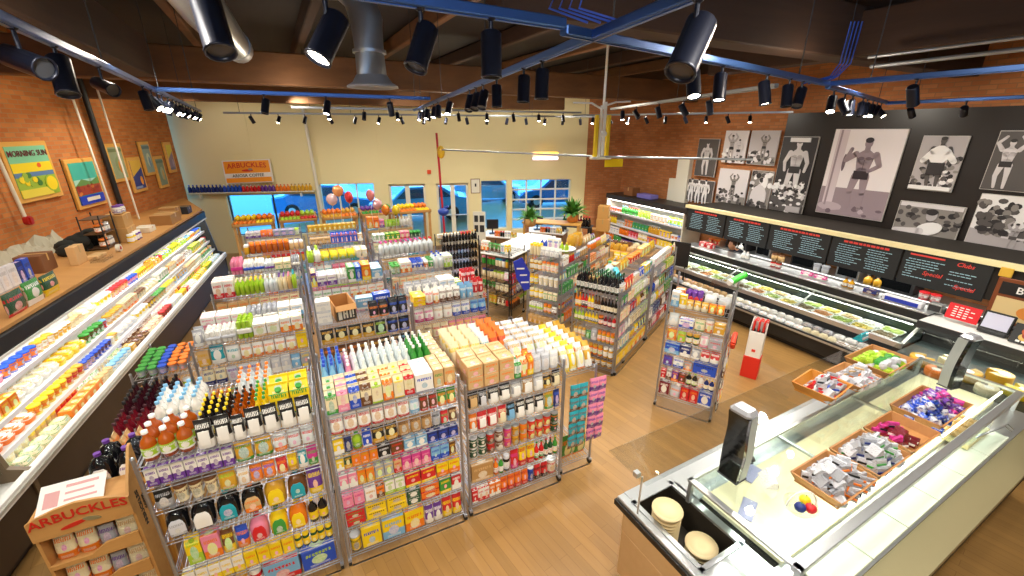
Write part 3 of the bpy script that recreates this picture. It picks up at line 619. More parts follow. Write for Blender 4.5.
# pole with ornament
t = empty('red_pole', (-1.6, 10., 1.2), 0, 'red hanging pole with blue ornament by the tills', 'pole'); part('rod', MB().cyl((0, 0, 0), (-.06, 0, 2.35), .025), mat('red_pole_paint', 'c01f2a', .4), t)
part('ornament', MB().sph((0, 0, .62), (.13, .13, .1)).cyl((-.12, 0, .62), (.12, 0, .75), .03), mat('blue_ornament', '1d3f9e', .3), t); part('cap', MB().sph((.02, -.03, 1.95), (.09, .05, .14)), mat('pole_yellow', 'e0b020', .4), t)
# left wall posters
def poster(x0, x1, z0, z1, label, paint, mats, fr=PINE, y=-.05):
    t = empty('wall_poster', LW.w((x0+x1)/2, y, (z0+z1)/2), LW.rz, label, 'poster', None); W, Hh = (x1-x0)/2, (z1-z0)/2
    part('frame', MB().box(-W-.07, 0, -Hh-.07, W+.07, .05, Hh+.07, 0, .008).box(-W-.09, .05, -Hh-.09, -W-.05, .09, Hh+.09, 1), [fr, BLACK], t)
    b = MB().box(-W, -.006, -Hh, W, 0, Hh); paint(b, W, Hh); part('print', b, [mat('pr_'+m, m, .5) for m in mats], t); return t
def pa(b, W, H):
    b.box(-W, -.008, -.1*H, W, -.006, .35*H, 1); b.box(-W, -.009, -.2*H, W, -.006, -.02*H, 4); b.ell(.35*W, .22*H, .1*W, .1*H, -.01, -.006, 3); b.box(-W, -.008, -H, W, -.006, -.2*H, 2)
    for i in range(16): b.ell(rng.uniform(-.9, .4)*W, rng.uniform(-.5, -.1)*H, .12*W, .12*H, -.012-.0004*i, -.006, rng.choice((1, 2, 5, 6)))
    b.box(-W, -.02, -H, W*.6, -.006, -.68*H, 5); b.ell(.66*W, -.55*H, .34*W, .36*H, -.022, -.006, 2); b.ell(.66*W, -.55*H, .28*W, .3*H, -.024, -.006, 1)
t = poster(-.22, .67, 2.6, 3.37, 'lemon poster with dark red lettering, nearest on brick wall', pa, ['7fc7a0', 'f2d823', '9ab83c', 'e8642a', '5a7fb0', 'e6d44a', '3f7a3a'])
text('lettering', 'MORNING SUN', .125, t, (0, -.012, .235), mat('maroon', '6a2430', .5))
def pb(b, W, H):
    b.box(-W, -.008, -H*.1, W, -.006, H*.2, 1); b.prism([(-W, -.1*H), (W, -.1*H), (W, .25*H), (.3*W, .05*H), (-.4*W, .22*H)], -.01, -.006, 2); b.box(-W, -.011, -H*.55, W, -.006, -.1*H, 3)
    for i in range(14): b.ell(rng.uniform(-.9, .8)*W, rng.uniform(-.5, -.12)*H, .11*W, .08*H, -.013-.0004*i, -.006, rng.choice((3, 4, 5)))
    b.box(-W, -.022, -H, W, -.006, -.58*H, 6); b.box(-.5*W, -.024, -.86*H, .6*W, -.006, -.68*H, 7)
poster(1.1, 1.86, 2.29, 3.04, 'seaside poster with blue base band, second on brick wall', pb, ['3fae9e', '9fd0c0', '5f8a4a', 'a0402c', 'd07a3c', '8a2f28', '1f3fc0', 'e8e4d8'])
def pc(b, W, H):
    b.ell(.1*W, -.1*H, .5*W, .5*H, -.01, -.006, 1); b.ell(.2*W, -.25*H, .25*W, .4*H, -.014, -.006, 2); b.box(-W, -.012, .7*H, W, -.006, .9*H, 3)
def pd(b, W, H):
    b.prism([(-W, -.1*H), (W, .5*H), (W, H), (-W, H)], -.009, -.006, 1); b.ell(.45*W, -.45*H, .25*W, .3*H, -.012, -.006, 2); b.box(-W, -.011, -.95*H, W*.3, -.006, -.8*H, 3)
poster(2.5, 3.0, 2.63, 3.27, 'faded green poster with orange fruit beside black downpipe', pc, ['9aa88a', '8a9a70', 'd88a3c', '6f7f5a'])
poster(3.2, 3.66, 2.33, 2.96, 'blue and yellow poster, fourth along the brick wall', pd, ['2f3f8e', 'e0b84a', 'f0a030', '8fa0c8'])
poster(3.95, 4.3, 2.64, 3.28, 'small pale blue poster, fifth along the brick wall', pc, ['8fa8a8', 'c8d4c0', '7a98b8', '5f7f8f'])
poster(4.47, 4.84, 2.28, 2.92, 'small grey green poster, sixth along the brick wall', pc, ['7f9488', 'a8b49c', 'c0a060', '5f7a6f'])
poster(5.25, 5.55, 2.6, 3.24, 'small violet and yellow poster nearest the far corner', pd, ['8f7f9e', 'd8c84a', 'b0a0b8', '6f6f8f'])
# ================================================================== LEFT COOLER
LC = 8.05
t = empty('open_cooler', CF.w(-3., 0, 0), CF.rz, 'long open dairy cooler along the left brick wall', 'cooler'); X0, X1 = 0., LC+3.
part('base', MB().box(X0, .08, 0, X1, .95, .12).box(X0, .0, .12, X1, .95, .585, 0, .01), mat('cooler_base', '3a2c22', .45), t)
part('bumper_rail', MB().box(X0, -.045, .585, X1, .02, .7, 0, .012).box(X0, -.055, .625, X1, -.04, .655, 1), [WHITEM, mat('rail_grey', 'b8b6ac', .4)], t)
part('well', MB().box(X0, .02, .585, X1, .93, .61), WHITEM, t); part('back_panel', MB().box(X0, .9, .6, X1, .95, 1.72), WHITEM, t)
for z, y in ((.83, .17), (1.03, .24), (1.28, .3)):
    sh = part('shelf', MB().box(3.12, y, z-.02, X1-.05, .9, z), WHITEM, t); part('price_strip', MB().box(3.12, y-.008, z-.035, X1-.05, y, z+.012), STRIP, sh)
part('canopy', MB().box(X0, .2, 1.59, X1, .26, 1.76, 0, .01).box(X0, .26, 1.68, X1, .95, 1.74).box(X0, .19, 1.575, X1, .22, 1.6, 1), [BLACK, WHITEM], t)
for x in (3.05, X1-.05): part('end_panel', MB().add([(x+a, y, z) for a in (0, .05) for y, z in ((.0, .1), (-.02, .7), (.12, .75), (.24, 1.6), (.24, 1.74), (.95, 1.74), (.95, .1))], [tuple(range(7)), tuple(range(13, 6, -1))]+[(i, i+7, (i+1) % 7+7, (i+1) % 7) for i in range(7)]), mat('end_tan', '6f5c44', .45) if x < 4 else DARK, t)
part('lamp_strip', MB().box(3.12, .27, 1.645, X1-.06, .31, 1.67), mat('cooler_lamp', 'fffaf0', .4, emit=5.), t)
part('sliding_glass', MB().box(X0, .14, .72, 3.03, .145, 1.56), GLASS_T, t)
def area(name, f, x, y, z, sx, sy, e, col, tiltx=0.):
    ld = bpy.data.lights.new(name, 'AREA'); ld.shape = 'RECTANGLE'; ld.size = sx; ld.size_y = sy; ld.energy = e; ld.color = col
    o = bpy.data.objects.new(name, ld); COL.objects.link(o); o.location = f.w(x, y, z); o.rotation_euler = (tiltx, 0, f.rz); return o
area('cooler_lamp', CF, LC/2, .29, 1.63, LC-.3, .04, 26, (1, .97, .9), .35)
for z, y in ((.8, .2), (1.0, .27), (1.25, .33)): area('shelf_lamp', CF, LC/2, y, z, LC-.3, .02, 6, (1, .97, .9), .5)
pts = [CF.w(-3.5, .24), CF.w(LC, .24), LW.w(5.7, 0), LW.w(-9.5, 0)]
d_ = one('cooler_deck', MB().add([(p.x, p.y, z) for z in (1.765, 1.8) for p in pts], [(3, 2, 1, 0), (4, 5, 6, 7)]+[(i, (i+1) % 4, (i+1) % 4+4, i+4) for i in range(4)]), DECKW, (0, 0, 0), 0, 'wide plywood storage deck over the left cooler', 'deck')
RC = dict(f=CF, w=LC, n='left cooler')
SEG = [(.15, 2.7, 'near end'), (2.75, 5.3, 'middle part'), (5.35, 7.95, 'far end')]
PD = 'wh cr yl wh cr or rd wh gd tn'.split(); PV = 'wh cr yl wh or cr rd wh br tn gd sv'.split(); PI_ = 'wh cr yl or rd br bl tn gd cr wh gn lb'.split(); PF = 'lg gn yl or lg yl wh'.split()
for a, e, nm in SEG:
    near = nm == 'near end'; dt = 1 if near else 0
    pal = PF+PV if nm == 'far end' else PV
    fill(RC, 1.28, rspec([('pk', 17, 20, 12), ('tu', 11, 11, 12), ('cu', 9, 9, 11)], e-a, PD+['pk'] if nm != 'far end' else PF, 3, 5, PI_), 'top shelf '+nm, .33, a, e, det=dt)
    fill(RC, 1.03, rspec([('pk', 15, 20, 10), ('cu', 9, 9, 12), ('tu', 12, 12, 12), ('tb', 12, 10, 14)], e-a, pal, 3, 5, PI_), 'second shelf '+nm, .27, a, e, det=dt)
    fill(RC, .83, rspec([('cu', 9, 9, 10), ('tu', 12, 12, 11), ('pk', 16, 18, 9), ('cp', 15, 6, 13)], e-a, pal, 3, 5, PI_), 'third shelf '+nm, .2, a, e, det=dt)
    fill(RC, .61, rspec([('tu', 11, 11, 13), ('pk', 16, 16, 11), ('gb', 14, 12, 13)], e-a, pal if nm != 'near end' else PD, 3, 5, PI_), 'bottom well '+nm, .05, a, e, det=dt)
    fill(RC, .61, rspec([('tu', 11, 11, 18), ('cu', 9, 9, 16), ('pk', 17, 15, 16)], e-a, pal if nm != 'near end' else PD, 3, 5, PI_), 'well rear '+nm, .2, a, e, det=0)
# clutter on the deck
def carton(x, y, w, d, h, label, m=KRAFT, open_=False, z=1.8, f=CF, rz=0., m2=None):
    t = empty('cardboard_box', f.w(x, y, z), f.rz+rz, label, 'box'); tt = .008
    if open_:
        part('box_body', MB().box(0, 0, 0, w, d, tt).box(0, 0, 0, w, tt, h, 1).box(0, d-tt, 0, w, d, h).box(0, 0, 0, tt, d, h).box(w-tt, 0, 0, w, d, h), [m, m2 or m], t)
        part('flap', MB().add([(0, 0, h), (w, 0, h), (w, -.06, h-.05), (0, -.06, h-.05), (0, 0, h+.004), (w, 0, h+.004), (w, -.06, h-.046), (0, -.06, h-.046)], [(0, 1, 2, 3), (7, 6, 5, 4), (0, 4, 5, 1), (2, 6, 7, 3), (1, 5, 6, 2), (0, 3, 7, 4)]), m, t)
    else: part('box_body', MB().box(0, 0, 0, w, d, h, 0, .006), m, t); part('tape', MB().box(w*.45, -.002, h*.6, w*.55, d+.002, h+.002), mat('parcel_tape', 'c8a468', .3), t)
    return t
carton(2.95, .85, .3, .28, .24, 'brown cardboard box standing open on the cooler deck', mat('dark_kraft', '7c5232', .7))
carton(3.25, .62, .26, .1, .26, 'upright tan cardboard sheet box next to the brown box', mat('pale_kraft', 'd8b07a', .7))
carton(3.5, .5, .3, .16, .05, 'flat pale card lid lying by the tan box', mat('pale_kraft', 'd8b07a', .7))
carton(4.65, .5, .36, .3, .24, 'tan printed carton in the lower stack beyond the wire shelf', mat('tan_print', 'c79a5c', .6)); carton(4.68, .52, .34, .28, .22, 'tan printed carton topping the stack beyond the wire shelf', mat('tan_print', 'c79a5c', .6), z=2.04)
carton(6.1, .3, .6, .35, .2, 'long brown carton on the far part of the deck'); carton(6.95, .45, .35, .3, .22, 'small brown carton at the far end of deck'); carton(5.4, .45, .3, .25, .1, 'low white and red carton on the middle deck', OFFW)
carton(7.4, .35, .3, .25, .16, 'dark carton at the far corner of the deck', DARK)
RD = dict(f=CF.sub(0, 0), w=8, n='cooler deck')
fill(RD, 2.28, 'jr wh pu 9 9 13 2', 'on the carton stack', .53, 4.7, 4.98, det=1)
fill(RD, 1.8, 'tb sv gy 14 5 28 3,tb nv bl 12 6 27 1,tb bl nv 12 7 28 1', 'book row', .86, 2.0, 2.75, jit=.0)
fill(RD, 1.8, 'cp dg rd 26 6 24 1,cp gn wh 24 6 26 1,cp dg yl 26 6 24 1', 'front edge', .3, 1.15, 2.1, jit=.0)
fill(RD, 1.8, 'jr yl wh 8 8 14 2,jr pu wh 8 8 15 2', 'beside cartons', .42, 4.55, 4.98)
b = MB(); nx, ny = 26, 10
vs = [(i*.068, j*.06, .01+max(0, .26*math.exp(-((j-5)/3.2)**2)*(.55+.45*math.sin(i*.9+j))*(.6+.5*rng.random())*(i > 0 and i < nx-1 and j > 0 and j < ny-1))) for j in range(ny) for i in range(nx)]
b.add(vs, [(j*nx+i, j*nx+i+1, (j+1)*nx+i+1, (j+1)*nx+i) for j in range(ny-1) for i in range(nx-1)])
one('dust_sheet', b, mat('grey_sheet', 'b3ad98', .6, bump=.5, bscale=14), CF.w(3.3, 1.3, 1.8), CF.rz, 'crumpled grey plastic sheeting heaped against the brick wall', 'sheeting')
b = MB()
for i in range(9): b.sph((i*.09, .05*math.sin(i*2.), .06+.05*(i % 3)), (.14, .17, .11), 7)
one('black_cloth', b, mat('black_cloth', '20221f', .9, bump=.7, bscale=10), CF.w(3.95, 1.0, 1.81), CF.rz, 'heap of crumpled black cloth on the deck', 'cloth')
t = empty('wire_stand', CF.w(4.15, .62, 1.8), CF.rz, 'small dark stand of jars on the cooler deck', 'stand')
for x in (0, .42):
    for y in (0, .26): part('post', MB().cyl((x, y, 0), (x, y, .55), .01, n=6), DARK, t)
for z in (.02, .25, .48): part('shelf', MB().box(0, 0, z, .42, .26, z+.012), mat('brown_shelf', '5d4028', .6), t)
RS_ = dict(f=CF.sub(4.15, .62), w=.42, n='deck stand')
for z, nm in ((1.835, 'lower shelf'), (2.065, 'middle shelf')): fill(RS_, z, 'jr br or 8 8 14 2,jr gy wh 8 8 13 2', nm, .03, .02, .4)
t = empty('glass_tray', CF.w(3.3, .36, 1.8), CF.rz, 'clear tray of small jars at the deck edge', 'tray'); part('tray_body', MB().box(0, 0, 0, .3, .16, .012).box(0, 0, 0, .3, .005, .05).box(0, .155, 0, .3, .16, .05).box(0, 0, 0, .005, .16, .05).box(.295, 0, 0, .3, .16, .05), PLEX, t)
t = empty('tape_reel', CF.w(3.95, .38, 1.86), CF.rz, 'white reel with red hub on the deck edge', 'reel'); part('rim', MB().cyl((0, 0, 0), (0, .05, 0), .06, n=16), OFFW, t); part('hub', MB().cyl((0, -.005, 0), (0, .055, 0), .025, n=12), mat('red_paint', 'b02020', .4), t)
# ================================================================== FRONT RACKS
u1 = rack(U.sub(-1.12, .0), 1.1, .95, [1.54, 1.36, 1.16, .88, .59, .375, .115], 'front left rack', 'chrome wire rack at front left holding black jugs and white boxes')
u2 = rack(U.sub(.02, .0), 1.1, .95, [1.56, 1.37, 1.18, 1.02, .82, .62, .41, .115], 'front middle rack', 'chrome wire rack in front middle holding cream cartons and yellow boxes')
u3 = rack(U.sub(1.16, .02), 1.05, .95, [1.43, 1.23, .98, .67, .38, .13], 'front right rack', 'chrome wire rack at front right holding coffee bags and tin cans')
u4 = rack(U.sub(2.25, .1), .42, .8, [1.27, .13], 'short end rack', 'short chrome end rack of chip bags beside the aisle', post=1.3)
Z = u1['zs']
fill(u1, Z[0], 'bo am wh 9 9 22 3 lg', 'top shelf', .03, .04, .34, rows=3, hmax=.3)
fill(u1, Z[0], 'cb bk wh 11 7 22 2,cb bk wh 8 7 19 1,cb bk wh 11 7 22 4', 'top shelf', .02, .35, 1.08)
fill(u1, Z[0], 'sa bk yl 6 6 21 4,sa am bk 6 6 21 3,sa yl gn 6 6 23 2', 'behind black bags', .14, .36, .8, rows=5, hmax=.3)
fill(u1, Z[0], 'mc yl gn 11 12 26 2', 'right rear top', .2, .8, 1.08, rows=2, hmax=.3)
fill(u1, Z[0], 'sa wh lb 6 6 21 4', 'left rear top', .42, .04, .34, rows=5, hmax=.3)
fill(u1, Z[0], 'wb cl or 7 7 21 4', 'right rear top', .5, .55, .8, rows=4, hmax=.3, det=0)
fill(u1, Z[1], 'tb wh pu 7 9 14 7,po gd gn 12 7 16 2,po cl or 9 6 14 1,po cl rd 9 6 14 2', 'second shelf', hmax=.155)
fill(u1, Z[2], 'po bk gy 11 6 15 1,cu cr br 9 9 14 3,po gd lg 12 7 16 1,po wh gd 8 6 13 1,po or bl 9 6 13 2,po rd or 8 6 13 1,po yl gd 7 6 15 1,po tl wh 7 6 15 1,po mg gn 8 6 16 1', 'third shelf', hmax=.175)
fill(u1, Z[3], 'jg bk gy 14 13 24 1 sv,jg bk wh 15 13 24 1,jg bk tl 15 13 24 1 tl,jg bk or 15 13 24 1 tn,jg gd yl 15 13 25 1 yl,jg br tl 14 13 24 1 tl,po pu yl 11 8 24 1', 'fourth shelf', hmax=.235)
fill(u1, Z[4], '_ 7,mc yl lg 10 9 25 1,tb pk or 12 8 22 1,po br yl 9 7 20 1,po bl or 9 7 19 1,jg pk rd 14 12 23 1 rd,jg yl gn 14 12 24 1 gn,jg or yl 14 12 24 1 yl,bo bk yl 8 8 23 2 yl', 'fifth shelf', hmax=.25)
fill(u1, Z[5], 'sb wh yl 8 7 15 5,sb yl or 9 7 15 4,jr dg yl 6 6 14 5 yl', 'sixth shelf', hmax=.19)
fill(u1, Z[6], 'jr dg lg 9 9 18 2 lg,jr wh gd 9 9 19 2,jr rd wh 9 9 19 1,gb lb rd 26 14 20 1,gb bl lg 26 14 20 1', 'bottom shelf', hmax=.2)
Z = u2['zs']
fill(u2, Z[0], 'mc cr gn 8.5 9 20 1,mc cr pk 8.5 9 20 1,mc cr bl 8.5 9 20 1,mc cr br 8.5 9 20 1,mc cr lg 8.5 9 20 1,mc cr or 8.5 9 20 1,mc cr yl 8.5 9 20 1,mc cr rd 8.5 9 20 1,tb wh bl 16 9 16 1,tb tn gn 9 9 17 1,tb tn or 10 9 17 1', 'top shelf', .02, rows=3, hmax=.3)
fill(u2, Z[0], 'wb lb bl 6.5 6.5 26 3,wb pk wh 6.5 6.5 22 1,wb cl wh 6.5 6.5 24 8,wb gn wh 6.5 6.5 26 3,tb tn kr 12 9 14 1', 'top shelf rear', .34, rows=5, hmax=.3, det=0)
fill(u2, Z[1], 'po wh rd 11 7 15 6,po cl lb 9 7 14 1,po br rd 8 6 14 2,po gn or 9 6 15 2', 'second shelf', hmax=.15)
fill(u2, Z[2], 'tb yl wh 9 7 15 1,po nv bk 7 6 14 1,bo lg gn 9 7 15 1 lg,tb bl wh 8 6 15 1,po bk gd 12 7 14 2,kb kr br 11 8 15 3,po gy bk 8 6 13 1,po rd gn 8 6 12 1,po br tn 9 6 13 1', 'third shelf', hmax=.155)
fill(u2, Z[3], 'tb yl wh 7 7 12 1,tb dg gd 7 7 12 1,tb or gd 8 7 13 3,gb bk sv 12 8 12 1,gb br rd 13 8 12 1,gb lb wh 12 8 11 2,gb nv bl 11 8 11 3', 'fourth shelf', hmax=.14)
fill(u2, Z[4], 'sb pk wh 9 8 14 2,sb or gd 9 8 14 2,sb gy yl 10 8 13 2,sb tn rd 9 8 13 1,sb mg pk 11 8 14 3,sb lb bl 11 8 14 2,sb br gd 8 8 14 1,sb wh gy 8 8 13 1', 'fifth shelf', hmax=.16)
fill(u2, Z[5], 'pp pk mg 10 8 13 2,pp wh gd 11 8 13 1,pp or br 8 8 12 1,pp wh lg 10 8 14 2,pp rd yl 16 8 14 2,pp yl or 13 8 15 2', 'sixth shelf', hmax=.17)
fill(u2, Z[6], 'pp rd gn 17 8 8 1^2,pp yl br 19 8 8 2^2,pp dg wh 13 8 8 1^2,pp or rd 19 8 8 1^2,pp gn yl 12 8 17 1,pp rd wh 10 8 17 1', 'seventh shelf', hmax=.17)
fill(u2, Z[7], 'cn yl bk 9 9 16 1,cs yl bl 16 10 22 1,cs yl lb 19 10 22 1,cs yl or 17 10 23 1,po pu wh 8 7 19 2,po rd yl 9 7 21 2', 'bottom shelf', hmax=.25)
Z = u3['zs']
fill(u3, Z[0], 'cs tn or 16 17 12 3^2', 'top shelf', .02, .04, .5, rows=2, hmax=.27, jit=0)
fill(u3, Z[0], 'mc wh gn 9 9 18 1,mc cr or 9 9 19 1,mc or yl 8 9 21 1,po sv gy 12 9 18 2,po wh sv 12 9 19 1,po sv mg 11 9 17 1', 'top shelf', .02, .5, 1.03, rows=2, hmax=.3)
fill(u3, Z[0], 'ch cr yl 14 9 27 3,ch wh tl 13 9 26 1,ch or rd 12 9 29 2', 'rear top', .42, .04, .66, rows=4, hmax=.32, tilt=-.5, rowgap=1.25)
fill(u3, Z[0], 'ch sv gd 14 9 24 3', 'right rear top', .24, .6, 1.04, rows=5, hmax=.32, tilt=-.6, rowgap=1.35)
fill(u3, Z[1], 'cb bk tn 10 7 17 1,cb bk sv 8 7 16 1,cb bk wh 11 7 17 2,cb gy wh 11 7 17 1,cb kr wh 12 7 18 1,cb sv wh 10 7 17 1,po bk gd 9 7 12 1,cb bk cr 9 7 17 1', 'second shelf', hmax=.19)
fill(u3, Z[2], 'po or wh 8 6 18 1,cb rd wh 10 7 18 2,cb rd cr 9 7 18 1,cb bk lb 9 7 19 1,cb bk wh 10 7 19 3,po gd gn 10 6 19 1,po nv bl 7 6 19 1', 'third shelf', hmax=.22)
fill(u3, Z[3], 'cn dg wh 8 8 11 2^2,cn rd br 8 8 11 1^2,cn br wh 8 8 11 1^2,cn mg or 8 8 11 1^2,cn gd br 8 8 11 1^2,cn or gd 8 8 11 1^2,cn rd or 8 8 11 3^2,cn dg or 8 8 11 1^2', 'fourth shelf', hmax=.27)
fill(u3, Z[4], 'cs kr tn 26 12 20 1,sa or rd 6 6 18 1,sa gn wh 6 6 18 1,jr bk sv 8 8 18 1,po rd mg 10 6 22 1,po yl rd 10 6 24 2,ol rd gn 6 6 23 2,ol dg rd 6 6 23 2,ol gn yl 6 6 23 1', 'fifth shelf', hmax=.25)
fill(u3, Z[5], 'tb rd wh 7 7 15 1,tb wh rd 7 7 15 2,tb or wh 7 7 16 2,po or rd 9 6 18 4,cn bl nv 8 8 16 1,po rd bk 9 6 17 2,cn wh rd 13 11 17 1', 'bottom shelf', hmax=.21)
fill(u4, Z[0]-.16, 'ch wh yl 10 9 27 1,ch yl wh 10 9 27 1,ch wh or 10 9 28 1,ch gd wh 10 9 28 1', 'top shelf', .03, .02, .4, rows=6, hmax=.34, tilt=-.45, rowgap=1.25)
fill(u4, u4['zs'][1], 'ch gn or 19 10 30 2', 'bottom shelf', .03, hmax=.5)
def strip(x, y, c, i, n, label, nm):
    p = U.w(x, y, 1.24); t = empty('clip_strip', p, U.rz, label, 'display strip')
    part('band', MB().box(-.012, 0, -.8, .012, .004, 0), PLEX, t)
    for k in range(n):
        for q in (0, 1): item('cp', c, i, .11, .045, .16, U.w(x+(q-.5)*.1, y-.05-.005*q, 1.04-.155*k), U.rz+rng.uniform(-.2, .2), 0, '%s, %s down, %s of the hanging strip' % (desc('cp', c, i), ORD[k], ('left', 'right')[q]), 'sweets bags on the '+nm)
strip(2.37, .03, 'tl', 'br', 5, 'clip strip of hanging teal bags on short end rack', 'teal strip'); strip(2.62, .05, 'pk', 'pu', 5, 'clip strip of pink purple bags at the rack corner', 'pink strip')
# rack facing the cooler at the left end, and small tray rack
es = rack(F(0, 0, 0).__class__(*U.w(-1.7, 2.0)[:2], 64.+90), 1.0, .46, [.95, .64, .34], 'cooler side rack', 'chrome end rack of dark juice bottles facing the cooler', post=1.0)
fill(es, .95, 'bo wn bk 7.5 7.5 29 6,bo dr wn 7.5 7.5 25 4,po tn or 10 8 20 2', 'top shelf', .02, rows=5, hmax=.34, rowgap=1.1)
fill(es, .64, 'bo wn rd 7.5 7.5 26 4,bo dr rd 7.5 7.5 24 3,bo or am 8.5 8 24 4', 'second shelf', hmax=.27)
fill(es, .34, 'cs br kr 20 20 22 4', 'bottom shelf', hmax=.3)
t = empty('display_stool', U.w(-1.48, .62, 0), U.rz, 'low wooden box stand for jugs behind the coffee display', 'stand'); part('top', MB().box(-.19, -.04, .99, .19, .36, 1.02, 0, .006), PINE, t)
for x in (-.17, .17):
    for y in (0, .32): part('leg', MB().box(x-.018, y-.018, 0, x+.018, y+.018, .99), PINE, t)
RJ = dict(f=U.sub(-1.67, .6), w=.4, n='jug stand')
fill(RJ, 1.02, 'jg bk pu 17 15 29 2 wh', 'top', .0, rows=2, hmax=.32)
tr = rack(U.sub(-1.74, 2.1), .52, .75, [1.17, .93, .66, .4], 'tray rack', 'narrow chrome rack of lidded cups and tea packs near cooler')
fill(tr, 1.17, 'tu gy gn 9 9 9 2,tu gy bl 9 9 9 1,tu gy or 9 9 9 2', 'top shelf', .03, rows=6, det=0, jit=.02)
fill(tr, .93, 'jr or gd 8 8 13 2,jr or rd 8 8 13 2,jr lg wh 8 8 13 1', 'second shelf'); fill(tr, .66, 'tb gy nv 9 8 14 2,tb nv rd 9 8 15 2,jr gn gd 8 8 12 1', 'third shelf', hmax=.23); fill(tr, .4, 'po nv bl 11 7 19 2,po nv pk 11 7 19 2', 'bottom shelf', hmax=.22)
# ================================================================== COFFEE DISPLAY STAND (printed wooden crate)
AF = F(-3.24, 2.13, 63.)
t = empty('coffee_display', AF.w(0, 0, 0), AF.rz, 'wooden coffee display stand with red arched lettering, front left', 'display stand'); W = .54; Dp = .3
for x, k in ((0, 0), (W-.018, 1)):
    p = part('side_panel', MB().add([(x+a, y, z) for a in (0, .018) for y, z in ((0, 0), (0, 1.13), (.06, 1.13+.07*k), (Dp-.04, 1.14+.24*k), (Dp, 1.13+.25*k), (Dp, 0))], [(0, 1, 2, 3, 4, 5), (11, 10, 9, 8, 7, 6)]+[(i, i+6, (i+1) % 6+6, (i+1) % 6) for i in range(6)]), CRATEW, t)
    if k: text('side_lettering', "ARBUCKLES'", .062, p, (W+.001, .13, .92), BLKL, (PI/2, -PI/2, PI/2)); text('side_lettering', 'COFFEE', .04, p, (W+.001, .19, .92), BLKL, (PI/2, -PI/2, PI/2))
hb = [(0, .98), (W, .98), (W, 1.14), (W-.06, 1.17), (W*.7, 1.2), (W*.5, 1.215), (W*.3, 1.2), (.06, 1.17), (0, 1.14)]
h_ = part('header_board', MB().prism(hb, -.02, 0), CRATEW, t)
text('lettering', 'ARBUCKLES', .098, h_, (W/2, -.024, 1.105), REDL, bend=.33); part('emblem', MB().ell(W*.42, 1.045, .075, .016, -.024, -.02, 0, rot=.2).ell(W*.6, 1.055, .05, .016, -.025, -.02, 1, rot=-.3), [REDL, mat('emblem_grey', '8d8460', .5)], h_)
part('top_shelf', MB().box(.018, 0, 1.1, W-.018, Dp, 1.115), CRATEW, t); part('back_panel', MB().box(.018, Dp-.012, 0, W-.018, Dp, 1.1), CRATEW, t)
for z in (.72, .44, .16):
    sh = part('shelf', MB().box(.018, .0, z-.015, W-.018, Dp-.012, z), CRATEW, t)
    part('lip', MB().prism([(.018, z-.015), (W-.018, z-.015), (W-.018, z+.1), (W*.62, z+.085), (W*.45, z+.02), (.018, z+.02)], -.018, 0), CRATEW, sh)
    RA = dict(f=AF, w=W, n='coffee display')
    fill(RA, z, 'kb cr or 11 9 20 2,kb gy pu 9 8 17 1,kb cr tn 12 9 19 1', {.72: 'upper shelf', .44: 'middle shelf', .16: 'lower shelf'}[z], .04, .03, W-.03, hmax=.22)
one('price_card', MB().box(0, 0, 0, .36, .004, .22).box(.03, -.002, .05, .11, 0, .16, 1).box(.14, -.002, .17, .32, 0, .19, 1).box(.14, -.002, .12, .3, 0, .135, 1).box(.14, -.002, .07, .32, 0, .085, 1), [WHITEM, mat('card_pink', 'd9a4a4', .5)], AF.w(.02, .05, 1.12), AF.rz, 'white printed price sheet lying along the coffee display top', 'sign').rotation_euler = (-1.05, 0, AF.rz)
# ================================================================== SECOND AND FURTHER ROWS
def R(x, y, w, d, zs, nm, label): return rack(U.sub(x, y), w, d, zs, nm, label)
ra = R(-1.16, 2.0, 1.14, .95, [1.45, 1.22, .98, .7, .4], 'baby food rack', 'chrome wire rack of teal bags and baby food, second row left')
fill(ra, 1.45, 'po gy wh 13 9 18 1,mu wh sv 19 12 14 2,mu lg wh 20 14 20 1,tb wh tn 17 10 15 2,tb wh or 15 10 17 3', 'top shelf', .03, rows=2, hmax=.3)
fill(ra, 1.45, 'tb wh pk 16 10 14 3,mu gy wh 18 12 14 2,tb wh lb 15 10 14 2', 'top shelf rear', .5, rows=2, det=0, hmax=.3)
fill(ra, 1.22, 'tb tn gd 12 11 19 1,po tl wh 15 9 22 1,po wh tl 15 9 18 1,po wh or 12 8 16 5,tb yl gd 12 9 23 1', 'second shelf', hmax=.215)
fill(ra, .98, rspec([('po', 11, 8, 17), ('jr', 8, 8, 15), ('tb', 10, 8, 18)], 1.05, 'gy wh sv lb cr tl'.split()), 'third shelf', hmax=.2); fill(ra, .7, rspec([('tb', 10, 8, 18), ('bo', 8, 8, 22)], 1.05), 'fourth shelf', det=0, hmax=.24)
rb = R(.05, 2.05, 1.14, .95, [1.42, 1.18, .93, .66, .38], 'black coffee rack', 'chrome wire rack of black coffee bags and open crate, second row middle')
fill(rb, 1.42, 'tb wh sv 14 14 15 1^2', 'top shelf', .05, .03, .2, jit=0); fill(rb, 1.42, 'po bk or 12 8 18 2,po bk bl 12 8 19 2', 'top shelf', .02, .62, 1.1, rows=2, hmax=.3)
fill(rb, 1.42, 'tb lb wh 20 12 16 1,tb bl wh 20 12 18 1', 'top shelf rear', .35, .5, .95, hmax=.3)
carton(.24, .06, .24, .44, .2, 'open cardboard crate with dark front on black coffee rack', mat('crate_kraft', 'b5834a', .7), True, 1.425, rb['f'], .12, mat('crate_print', '3a3733', .6))
cr_ = [o for o in COL.objects if o.name.startswith('cardboard_box')][-1]
